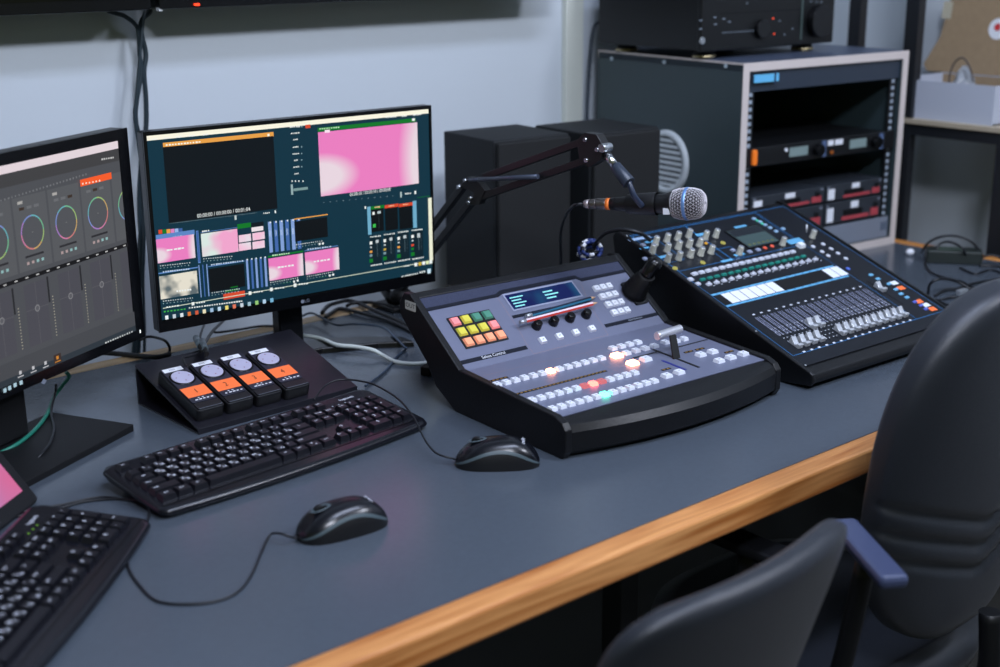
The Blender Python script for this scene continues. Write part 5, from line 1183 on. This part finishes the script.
g = G(); g.tube([s0, s1_], 0.0068, 16); g.build('threaded_stud', CHROME, arm)
g = G(); g.tube([s1_, s2_], 0.0100, 16, r1=0.0115); g.build('clip_socket', mat('clip_grey', (44, 52, 66), 0.35), arm, bevel=0.001)
# microphone
mA = onz(590, 204, 0.280); mHc = onz(688, 203.8, 0.2935); ax = (mHc-mA).normalized()
mic = bpy.data.objects.new('microphone', None); COL.objects.link(mic); mic.matrix_world = frame(mA, ax, (0, 0, 1)) ; tag(mic, 'black handheld microphone with a silver mesh head, held by the jointed arm', 'microphone')
bpy.context.view_layer.update(); Mi = mic.matrix_world.inverted()
Lh = (mHc-mA).length
g = G(); g.tube([(0.0, 0, 0), (0.012, 0, 0)], 0.0085, 18); g.tube([(0.012, 0, 0), (0.030, 0, 0)], 0.0095, 18); xl = g.build('connector', mat('nickel', (120, 114, 112), 0.3, 0.9), mic, bevel=0.001)
g = G(); g.tube([(-0.010, 0, 0), (-0.001, 0, 0)], 0.0062, 14, r1=0.0082); g.build('cable_grip', mat('pale_grip', (176, 168, 168), 0.35, 0.6), xl)
g = G(); g.tube([(0.030, 0, 0), (0.037, 0, 0)], 0.0100, 18); g.build('orange_ring', mat('orange_ring', (250, 130, 50), 0.5), mic)
xh = Lh-0.024
g = G(); Mx = Matrix(((0, 0, 1, 0), (0, 1, 0, 0), (-1, 0, 0, 0), (0, 0, 0, 1)))
g.M = Mx; g.lathe([(0.0100, 0.037), (0.0115, 0.05), (0.0140, 0.085), (0.0172, xh-0.012), (0.0205, xh-0.004), (0.0225, xh)], (0, 0, 0), 28); g.build('handle', mat('mic_handle', (13, 14, 17), 0.4), mic)
g = G(Mx); hR = 0.0262
prof = [(hR*0.86, -0.023), (hR*0.96, -0.014), (hR, -0.004), (hR, 0.003), (hR*0.97, 0.012), (hR*0.86, 0.021), (hR*0.66, 0.0265), (hR*0.35, 0.029), (0.001, 0.0295)]
# finely divided head turned into a wire mesh
fine = []
for i in range(len(prof)-1):
    for k_ in range(2): t_ = k_/2; fine.append((prof[i][0]*(1-t_)+prof[i+1][0]*t_, prof[i][1]*(1-t_)+prof[i+1][1]*t_))
fine.append(prof[-1])
nn = 26; vs = []; fs = []
for j, (r_, z_) in enumerate(fine):
    for i in range(nn): a = 2*PI*(i+0.5*(j % 2))/nn; vs.append((r_*math.cos(a), r_*math.sin(a), Lh+z_))
for j in range(len(fine)-1):
    for i in range(nn):
        i2 = (i+1) % nn; b0, b1 = j*nn, (j+1)*nn
        if j % 2 == 0: fs += [(b0+i, b0+i2, b1+i)] + [(b0+i2, b1+i2, b1+i)]
        else: fs += [(b0+i, b0+i2, b1+i2), (b0+i, b1+i2, b1+i)]
g.add(vs, fs, 0, True); hd = g.build('mesh_head', mat('mesh_silver', (236, 232, 238), 0.35, 0.2), mic)
wf = hd.modifiers.new('wire', 'WIREFRAME'); wf.thickness = 0.0007; wf.use_even_offset = False
g = G(Mx); g.lathe([(r_*0.93, Lh+z_*0.95) for r_, z_ in prof], (0, 0, 0), 28); g.build('foam_liner', mat('dark_foam', (18, 14, 18), 0.95), hd)
g = G(Mx); g.lathe([(hR*1.0, Lh-0.0035), (hR*1.035, Lh-0.0025), (hR*1.035, Lh+0.0012), (hR*1.0, Lh+0.0022)], (0, 0, 0), 40, cap=False); g.build('head_band', mat('blue_band', (110, 150, 205), 0.3, 0.5), hd)
# clip round the handle
g = G(); ch = []
xc = 0.095
for (x_, r_) in ((xc-0.028, 0.0150), (xc-0.024, 0.0165), (xc+0.020, 0.0195), (xc+0.024, 0.0190)):
    ch.append([mic.matrix_world @ Vector((x_, r_*math.cos(2*PI*i/28), r_*math.sin(2*PI*i/28))) - inv for i in range(28)])
g.rings(ch, True, False); g.build('microphone_clip', mat('clip_black', (13, 14, 17), 0.45), arm)
j0 = s2_; j1 = mic.matrix_world @ Vector((xc+0.018, 0.0, 0.019)) - inv; j2 = mic.matrix_world @ Vector((xc-0.01, 0.0, 0.018)) - inv
g = G(); mid = (j0*0.45+j1*0.55) - Vector((0, 0, 0.010))*0 ; g.tube(smooth_path([j0-(s2_-s1_)*0.3, j0, lp_(onarm(636, 197))*0.6+(j0*0.5+j2*0.5)*0.4, (j2+j1)/2], 6), 0.0042, 12, r1=0.0052); g.build('clip_neck', mat('clip_neck_slate', (36, 46, 66), 0.35), arm)
g = G(Matrix.Identity(4)); g.M = Mx; a0 = xh-0.004; g.add([(0.0155, -0.008, a0-0.002), (0.0195, -0.004, a0+0.003), (0.019, 0.006, a0+0.004), (0.0160, 0.004, a0-0.002)], [(0, 1, 2, 3)]); 
g = G(); g.box(xh-0.012, xh-0.001, -0.014, -0.004, 0.0165, 0.0205); g.build('white_tape', WHITE, mic)
g0 = mA - ax*0.010
cable([g0, g0-ax*0.02+Vector((0, 0, -0.003)), onz(565, 217, 0.235), onz(560.5, 235, 0.19), onz(561, 262, 0.12), onz(559, 285, 0.06)], 0.0028, 'black microphone cable looping down from the connector behind the switcher')

# blue-white coil and loop behind the switcher
ctr = onz(590, 251, 0.160)
pts = []
for i in range(40):
    a = i*0.55; pts.append(ctr+Vector((0.019*math.cos(a), 0.015*math.sin(a)+0.006*math.sin(a*0.37), 0.010*math.sin(a+0.8)+0.007*math.cos(a*0.41))))
g = G()
for i in range(39):
    g.tube([pts[i], pts[i+1]], 0.0034, 8, mat=(0 if i % 4 in (0, 1) else (1 if i % 4 == 2 else 2)))
tag(g.build('coiled_lead', [mat('navy_sleeve', (30, 50, 110), 0.5), WHITE, BLK]), 'small blue and white coiled lead hanging behind the switcher, under the microphone', 'cable')
cable(zl([(594, 247, .165), (598, 240, .18), (606, 233, .195), (622, 229.6, .205), (640, 233, .20), (650, 240, .18)]), 0.0038, 'black cable arching between the blue and white lead and the sound mixer')

# ================================================================== DESK CABLES
def dz(l, z): return [onz(a, b, z) for a, b in l]
cable(zl([(288, 330, .006), (297, 334, .006), (320.4, 338.5, .013), (336.6, 344.8, .016), (354.6, 346.6, .017), (372.6, 350, .015), (382, 355, .008), (396, 361.9, .005), (414, 363.7, .005), (431, 362.3, .005), (445, 361, .005)]), 0.0036, 'white cable running over the monitor foot to the video switcher', mat('white_cable', (196, 204, 200), 0.45), n=10)
cable(dz([(302.4, 316), (311.4, 313), (322, 317.8), (336.6, 325), (354.6, 324), (381.6, 327), (396, 338.5), (404, 346.6)], .014)+dz([(406, 349), (396, 357.4), (388, 368), (378, 377), (365.4, 386)], .003), 0.0022, 'thin grey cable zigzagging from the desk back to the keyboard', mat('grey_cable', (52, 66, 84), 0.45))
cable(dz([(322, 313), (328, 306), (338, 302.5), (351, 300.7), (370.8, 308.8), (396, 319.6), (412, 327), (430, 332)], .008), 0.0042, 'thick black cable arching along the desk back, uppermost of the bundle by the wood', group='black cables behind the pink-picture monitor')
cable(dz([(325, 318), (333, 312), (342, 308.8), (369, 315), (390, 321), (406.8, 328.5), (425, 338)], .006), 0.0040, 'thick black cable under the arching one beside the back wood edging', group='black cables behind the pink-picture monitor')
cable(dz([(347, 306), (352.8, 303.4), (370.8, 302.5), (396, 307), (420, 312)], .010), 0.0036, 'black cable running level above the back wood edging towards the loudspeakers', group='black cables behind the pink-picture monitor')
cable(zl([(222, 322, .02), (214, 332, .01), (236, 330, .005), (262, 326, .004), (280, 327, .004)]), 0.0022, 'thin black cable crossing the back wood edging behind the sloped stand')
g = G(); c = onz(401, 296, 0.03); g.ell((c.x, c.y, c.z), 0.024, 0.02, 0.018); tag(g.build('power_plug', RUBBER), 'black power plug at the desk back, beside the monitor corner', 'plug')
t = thing('power_plug', onz(429, 374), 0.4, 'black plug lying on the desk against the switcher side', 'plug')
g = G(); g.rrect(-0.014, 0.014, -0.010, 0.010, 0, 0.016, 0.004); g.build('shell', RUBBER, t, bevel=0.002); g = G(); g.tube([(0.012, 0, 0.008), (0.032, 0, 0.006)], 0.004, 10); g.build('boot', RUBBER, t)
cable(zl([(66, 372, .06), (69, 377, .05), (62, 386, .03), (54, 397, .014), (48, 412, .014), (40, 424, .013), (27, 437, .013), (10.5, 448, .010), (-12, 458, .004)]), 0.0030, 'green network cable crossing the foot of the colour-wheel monitor', mat('green_cable', (20, 110, 92), 0.45), 'network_cable', n=10)
cable(zl([(56, 385, .05), (55.5, 392, .03), (51, 412, .014), (54, 428, .013), (50, 443, .013), (43, 452, .013), (36, 462, .006), (40, 472, .003), (30, 480, .003)]), 0.0020, 'thin twisted black lead hanging over the foot of the colour-wheel monitor')
cable(dz([(90, 352), (116, 353.6), (140, 356), (158, 357), (170, 354)], .006), 0.0048, 'thick black cable along the back wood edging behind the colour-wheel monitor')
cable([onz(140, 340, .03), onz(146.4, 337, .03), onz(153.6, 337, .03), onz(164.4, 340.4, .03), onz(169, 346, .02), onz(169.5, 351, .008), onz(166, 356, .004)], 0.0026, 'thin black cable looping out from behind the colour-wheel monitor')
# power adaptor and tangle at the far desk end
pa = onz(953, 262); t = thing('power_adaptor', pa, -0.95, 'black power adaptor lying by the far wood edging among tangled cables', 'power adaptor')
g = G(); g.rrect(-0.06, 0.06, -0.025, 0.025, 0, 0.030, 0.006); g.build('case', mat('adaptor_black', (30, 38, 36), 0.5), t, bevel=0.003)
g = G(); g.rrect(-0.035, 0.02, -0.015, 0.015, 0.030, 0.0304, 0.002); g.build('rating_label', mat('dull_label', (60, 76, 66), 0.6), t)
tang = [
 ([(922, 252, .002), (928, 243, .03), (940, 237, .06), (955, 236, .06), (970, 241, .05), (978, 250, .03), (980, 262, .003)], 'black cable arching highest over the power adaptor'),
 ([(934, 254, .02), (940, 244, .04), (950, 242, .045), (962, 248, .04), (966, 256, .02)], 'black cable making a small arch just over the power adaptor'),
 ([(978, 262, .003), (985, 256, .02), (996, 256, .02), (1008, 262, .01)], 'black cable looping beside the power adaptor at the picture edge'),
 ([(925, 262, .002), (930, 272, .002), (945, 278, .002), (962, 282, .002), (976, 290, .002)], 'black cable curling in front of the power adaptor'),
 ([(928, 295, .002), (930, 284, .03), (940, 279, .04), (955, 281, .02), (972, 290, .003)], 'black cable arching just beyond the sound mixer corner'),
 ([(935, 296, .002), (945, 290, .006), (960, 288, .006), (975, 283, .004), (1000, 279, .003)], 'black cable lying flat from the mixer corner to the picture edge'),
 ([(940, 300, .002), (955, 297, .004), (968, 301, .004), (950, 305, .003), (936, 300, .003)], 'small flat loop of black cable nearest the chair'),
 ([(960, 268, .002), (975, 274, .002), (990, 270, .002), (1004, 274, .002)], 'black cable running to the picture edge in front of the adaptor'),
 ([(980, 266, .002), (990, 266, .002), (1006, 268, .002)], 'grey-blue cable end beside the tangle')]
for i, (l, lb) in enumerate(tang): cable(zl(l), 0.0028 if i != 8 else 0.0045, lb, CBL, group='tangled cables at the far desk end')
g = G(); c = onz(962, 292, .006); g.cbox((c.x, c.y, c.z), (0.03, 0.012, 0.012)); tag(g.build('cable_connector', SILVER, bevel=0.002), 'small silver connector in the tangle near the chair', 'connector')
g = G(); c = onz(910, 252, .008); g.ell((c.x, c.y, c.z), 0.011, 0.009, 0.008); tag(g.build('bottle_cap', WHITE), 'small round white cap on the desk just beyond the rack', 'cap')

# ================================================================== SHELF UNIT AND BOX AT THE RIGHT
shx = 2.90
unit = thing('storage_rack', (0, 0, 0), 0, 'black metal storage rack with a pale shelf, standing beyond the desk end', 'storage rack')
SHM = mat('shelf_metal', (24, 27, 32), 0.5); SHB = mat('pale_shelf_board', (172, 160, 140), 0.6)
for (px, w_) in ((855, 0.034), (912, 0.036)):
    p = onx(px, 60, shx); g = G(); g.box(shx-0.014, shx+0.014, p.y-w_/2, p.y+w_/2, 0, D+1.05); g.build('post', SHM, unit)
for y_ in (1.30, 0.70):
    g = G(); g.box(shx-0.014, shx+0.014, y_-0.017, y_+0.017, 0, D+1.05 if y_ < 1 else D+0.28); g.build('post', SHM, unit)
for y_ in (2.02, 0.70):
    g = G(); g.box(3.14, 3.17, y_-0.017, y_+0.017, 0, D+1.05); g.build('post', SHM, unit)
zt = onx(905, 117, shx).z
p3_ = onx(1006, 160, shx); g = G(); g.box(shx-0.014, shx+0.014, p3_.y-0.02, p3_.y+0.02, 0, zt-0.02); g.build('post', SHM, unit)
g = G(); g.box(shx-0.02, 3.19, 0.68, 1.862+0.004, zt-0.012, zt); g.build('shelf_board', SHB, unit, bevel=0.001)
g = G(); g.box(shx-0.012, shx+0.012, 0.68, 1.862, zt-0.040, zt-0.0125); g.build('shelf_beam', SHM, unit)
g = G(); g.box(shx-0.02, 3.19, 0.68, 2.04, 0.25, 0.262); g.build('shelf_board', SHB, unit)
bxp0 = onx(905, 116.4, shx); bxp1 = onx(992, 123.8, shx); bh = onx(907, 79.3, shx).z-zt; by1_, by0_ = bxp0.y+0.040, bxp1.y
box = thing('cardboard_box', (shx, by0_, zt), 0, 'open white cardboard box with a brown lid standing up, on the pale shelf', 'box')
WB = mat('white_card', (178, 184, 198), 0.7); BR_ = mat('brown_card', (150, 128, 100), 0.8, noise=(60, 0.08)); L_ = by1_-by0_; wd = 0.22; th = 0.003
g = G(); g.box(0.002, wd, 0, L_, 0, th); g.box(0, th, 0, L_, 0, bh); g.box(wd-th, wd, 0, L_, 0, bh); g.box(th, wd-th, 0, th, 0, bh); g.box(th, wd-th, L_-th, L_, 0, bh); g.build('tray', [WB], box)
g = G(); g.box(wd-th-0.0015, wd-th-0.0005, th, L_-th, th, bh-0.002); g.build('tray_lining', BR_, box)
LIDM = frame((wd, -0.02, bh), (0, 1, 0), (0.16, 0, 1))
bpy.context.view_layer.update(); fl0 = on_plane(box.matrix_world @ LIDM, 0.0)
lq = [fl0(*p) for p in ((926, 78), (924, 64), (941, 36), (951, 0), (955, -14))]
lp0 = [(-0.12, 0)] + [(q[0], max(q[1], 0.001)) for q in lq] + [(-0.12, lq[-1][1])]
lid = G(LIDM); lid.prism(lp0, -th, 0); ld = lid.build('lid', BR_, box)
tpx = fl0(945, 10)
g = G(LIDM); g.rrect(tpx[0]-0.022, tpx[0]+0.004, tpx[1]-0.022, tpx[1]+0.022, 0.0003, 0.0012, 0.002); g.rrect(tpx[0]-0.022, tpx[0]+0.004, tpx[1]-0.022, tpx[1]+0.022, -th-0.0012, -th-0.0003, 0.002); g.build('masking_tape', mat('masking_tape', (176, 170, 150), 0.7), ld)
bpy.context.view_layer.update()
lw_ = box.matrix_world @ LIDM; fl_ = on_plane(lw_, 0.0); a = fl_(999, 29); 
g = G(LIDM); sg = -1
g.M = LIDM
for zz in (-th-0.0004, 0.0004):
    g.disc((a[0], a[1]), 0.026, z=zz, n=28); g.disc((a[0]+0.002, a[1]+0.004), 0.009, z=zz*1.4 if zz < 0 else zz*2, n=20, mat=1)
g.build('round_sticker', [WHITE, mat('heart_red', (200, 50, 55), 0.5)], ld)['label'] = 'round white sticker with a red mark'
# clear plastic bag
BAG = mat('clear_plastic_bag', (200, 206, 214), 0.35); b_ = BAG.node_tree.nodes['Principled BSDF']; b_.inputs['Transmission Weight'].default_value = 0.6
g = G(); rr2 = random.Random(3); R = []
for j in range(9):
    f = j/8; R.append([(shx+0.10+(0.05*(1-f**2)+0.006*rr2.uniform(-1, 1))*math.cos(2*PI*i/14), by0_+L_*0.52+(0.065*(1-f**1.3)+0.008*rr2.uniform(-1, 1))*math.sin(2*PI*i/14), zt+0.004+f*(bh+0.028)) for i in range(14)])
g.rings(R, True, True, smooth=False); tag(g.build('plastic_bag', BAG), 'crumpled clear plastic bag poking out of the white cardboard box', 'bag')
bl_ = [onx(950, 74, shx+0.06), onx(955, 62, shx+0.06), onx(963, 58, shx+0.06), onx(970, 68, shx+0.06), onx(973, 82, shx+0.06)]
cable([bl_[0]-Vector((0, 0, 0.03))]+bl_, 0.0022, 'thin dark cable looping out of the white cardboard box', mat('brown_cable', (70, 62, 60), 0.6))

# ================================================================== CHAIRS
FAB = mat('chair_upholstery', (27, 31, 39), 0.42, bump=(500, 0.25), spec=0.5); FAB.node_tree.nodes['Principled BSDF'].inputs['Sheen Weight'].default_value = 0.05
def back_shell(W_, H_, z0, y0, lean, wrap, thick, nx, taper, seams):
    """closed curved backrest; outline is a superellipse; rear face carries the chevron seams"""
    nu, nv = 30, (110 if seams else 34); front = []; rear = []
    for j in range(nv+1):
        v = j/nv; t = 2*v-1; rf = []; rb = []
        hw = W_/2*max(0.02, (1-abs(t)**nx))**(1/nx)*(1+taper*t)
        for i in range(nu+1):
            s_ = -math.cos(PI*i/nu); x = s_*hw
            y = y0+lean*v+wrap*(x/(W_/2))**2
            e = math.sqrt(max(0, 1-abs(s_)**6))*math.sqrt(max(0, 1-abs(t)**16)); tk = thick*(0.22+0.78*e); ds = 0
            if seams:
                for q in seams:
                    d_ = (v-(q+0.13*abs(x)/(W_/2)))/0.012
                    ds += 0.008*math.exp(-d_*d_)
            rf.append((x, y+tk*0.5, z0+H_*v)); rb.append((x, y-tk*0.5+ds, z0+H_*v))
        front.append(rf); rear.append(rb)
    g = G(); g.rings([f+b[::-1] for f, b in zip(front, rear)], True, True, smooth=True); return g
ARMV = mat('arm_pad_vinyl', (58, 66, 94), 0.36)
def make_chair(x, y, rz, label, sz, back, arm, armm):
    t = thing('office_chair', (x, y, 0), rz, label, 'chair', 'office chairs at the desk'); R = []
    g = G()
    for (k_, z_) in ((0.80, sz-0.075), (0.96, sz-0.06), (1.0, sz-0.03), (0.97, sz-0.008), (0.85, sz)):
        R.append([(0.225*k_*(abs(math.cos(a))**0.6)*(1 if math.cos(a) > 0 else -1), 0.02+0.225*k_*(abs(math.sin(a))**0.6)*(1 if math.sin(a) > 0 else -1), z_) for a in [2*PI*i/40 for i in range(40)]])
    g.rings(R, True, True); g.build('seat', FAB, t)
    g = back(); g.build('backrest', FAB, t)
    yb_c = min(v.y for v in g.v)
    g = G(); g.tube(smooth_path([(0, 0.0, sz-0.085), (0, -0.18, sz-0.09), (0, yb_c+0.02, sz-0.02), (0, yb_c+0.02, sz+0.10)], 6), 0.016, 10); g.build('back_support', BLK, t)
    for s_ in (-1, 1):
        (ax0, ay0, ax1, ay1, ha, wd_) = arm; xm_ = (ax0+ax1)/2; ym_ = (ay0+ay1)/2
        g = G(); g.tube(smooth_path([(s_*0.17, 0.0, sz-0.085), (s_*(xm_-0.02), ym_*0.5, sz-0.075), (s_*xm_, ym_*0.8, sz+0.05), (s_*xm_, ym_, ha-0.02)], 6), 0.013, 10); ar = g.build('arm_post', BLK, t)
        d_ = Vector((s_*(ax1-ax0), ay1-ay0, 0)); g = G(frame((s_*ax0, ay0, ha-0.017), d_, (-d_.y, d_.x, 0))); g.rrect(0, d_.length, -wd_/2, wd_/2, 0, 0.017, 0.008)
        g.build('arm_pad', armm, ar, bevel=0.006)
    g = G(); g.cyl((0, 0, 0.07), (0, 0, sz-0.09), 0.025, n=20); g.build('gas_lift', DARKMETAL, t)
    g = G(); g.box(-0.09, 0.09, -0.10, 0.12, sz-0.105, sz-0.07); g.build('seat_plate', BLK, t, bevel=0.005)
    for k_ in range(5):
        a = 2*PI*k_/5+0.3; c, s_ = math.cos(a), math.sin(a)
        g = G(); g.tube([(0.02*c, 0.02*s_, 0.095), (0.17*c, 0.17*s_, 0.08), (0.30*c, 0.30*s_, 0.062)], 0.022, 10, r1=0.014); lg = g.build('base_leg', BLK, t)
        g = G(); n3 = Vector((-s_, c, 0)); p_ = Vector((0.30*c, 0.30*s_, 0.028)); g.tube([p_-n3*0.02, p_-n3*0.004], 0.028, 16); g.tube([p_+n3*0.004, p_+n3*0.02], 0.028, 16); g.tube([p_, p_+Vector((0, 0, 0.04))], 0.006, 8); g.build('caster', RUBBER, lg)
    return t
c1x, c1y = 0.955, 0.99
a0_ = onz(842, 517, 0.0); a1_ = onz(896, 577, 0.0); cr_, sr_ = math.cos(-0.06), math.sin(-0.06)
def loc1(p): x_, y_ = p.x-c1x, p.y-c1y; return x_*cr_-y_*sr_, x_*sr_+y_*cr_
a0_, a1_ = loc1(a0_), loc1(a1_)
make_chair(c1x, c1y, 0.06, 'dark blue-grey office chair with a low back, nearest the camera below the desk edge', 0.46,
    lambda: back_shell(0.385, 0.350, 0.505, -0.155, -0.105, 0.034, 0.042, 5.0, 0.04, None), (a1_[0], a1_[1], a0_[0], a0_[1], D+0.0, 0.036), ARMV)
c2x, c2y = 1.600, 1.10
make_chair(c2x, c2y, 0.0, 'tall-backed dark office chair with curved seams low on its back, near the sound mixer', 0.44,
    lambda: back_shell(0.405, 0.53, D-0.25, -0.20, -0.06, 0.030, 0.07, 2.5, 0.03, (0.20, 0.27, 0.34)), (0.255, -0.14, 0.255, 0.06, D-0.09, 0.05), BLK)

# ================================================================== LIGHTS
w_ = bpy.data.worlds.new('room_air'); scene.world = w_; w_.use_nodes = True
w_.node_tree.nodes['Background'].inputs['Color'].default_value = (*lin((204, 214, 146)), 1); w_.node_tree.nodes['Background'].inputs['Strength'].default_value = 0.20
def lamp(x, y, z, w, l, power, col, aim, label):
    t = bpy.data.objects.new('ceiling_light', None); COL.objects.link(t)
    o_ = Vector((x, y, z)); n_ = (o_-Vector(aim)).normalized(); u_ = Vector((0, 0, 1)).cross(n_)
    if u_.length < 0.01: u_ = Vector((1, 0, 0))
    t.matrix_world = frame(o_, u_, n_.cross(u_)); tag(t, label, 'ceiling light', 'ceiling lights')
    g = G(); g.box(-w/2-0.02, w/2+0.02, -l/2-0.02, l/2+0.02, 0.0, 0.04); g.build('housing', mat('lamp_housing', (220, 222, 225), 0.5), t)
    ld_ = bpy.data.lights.new('lamp_tube', 'AREA'); ld_.shape = 'RECTANGLE'; ld_.size = w; ld_.size_y = l; ld_.energy = power; ld_.color = col
    lo_ = bpy.data.objects.new('lamp_tube', ld_); COL.objects.link(lo_); lo_.parent = t; lo_.location = (0, 0, -0.005)
lamp(0.25, -0.35, 2.62, 0.60, 0.20, 38, (0.81, 0.86, 1.0), (1.2, 2.3, 1.1), 'tilted white panel light behind the camera, the one by the desk end with two monitors')
lamp(2.35, -0.30, 2.62, 0.60, 0.20, 32, (0.81, 0.86, 1.0), (1.5, 2.3, 1.1), 'tilted white panel light behind the camera, the one by the storage rack')
lamp(1.3, 0.75, 2.70, 1.2, 0.30, 30, (0.66, 0.75, 1.0), (1.3, 0.75, 0), 'flat white ceiling light above the desk front')

vs_ = scene.view_settings; vs_.view_transform = 'Standard'; vs_.look = 'None'; vs_.gamma = 1; vs_.use_curve_mapping = False; vs_.exposure = 0.0
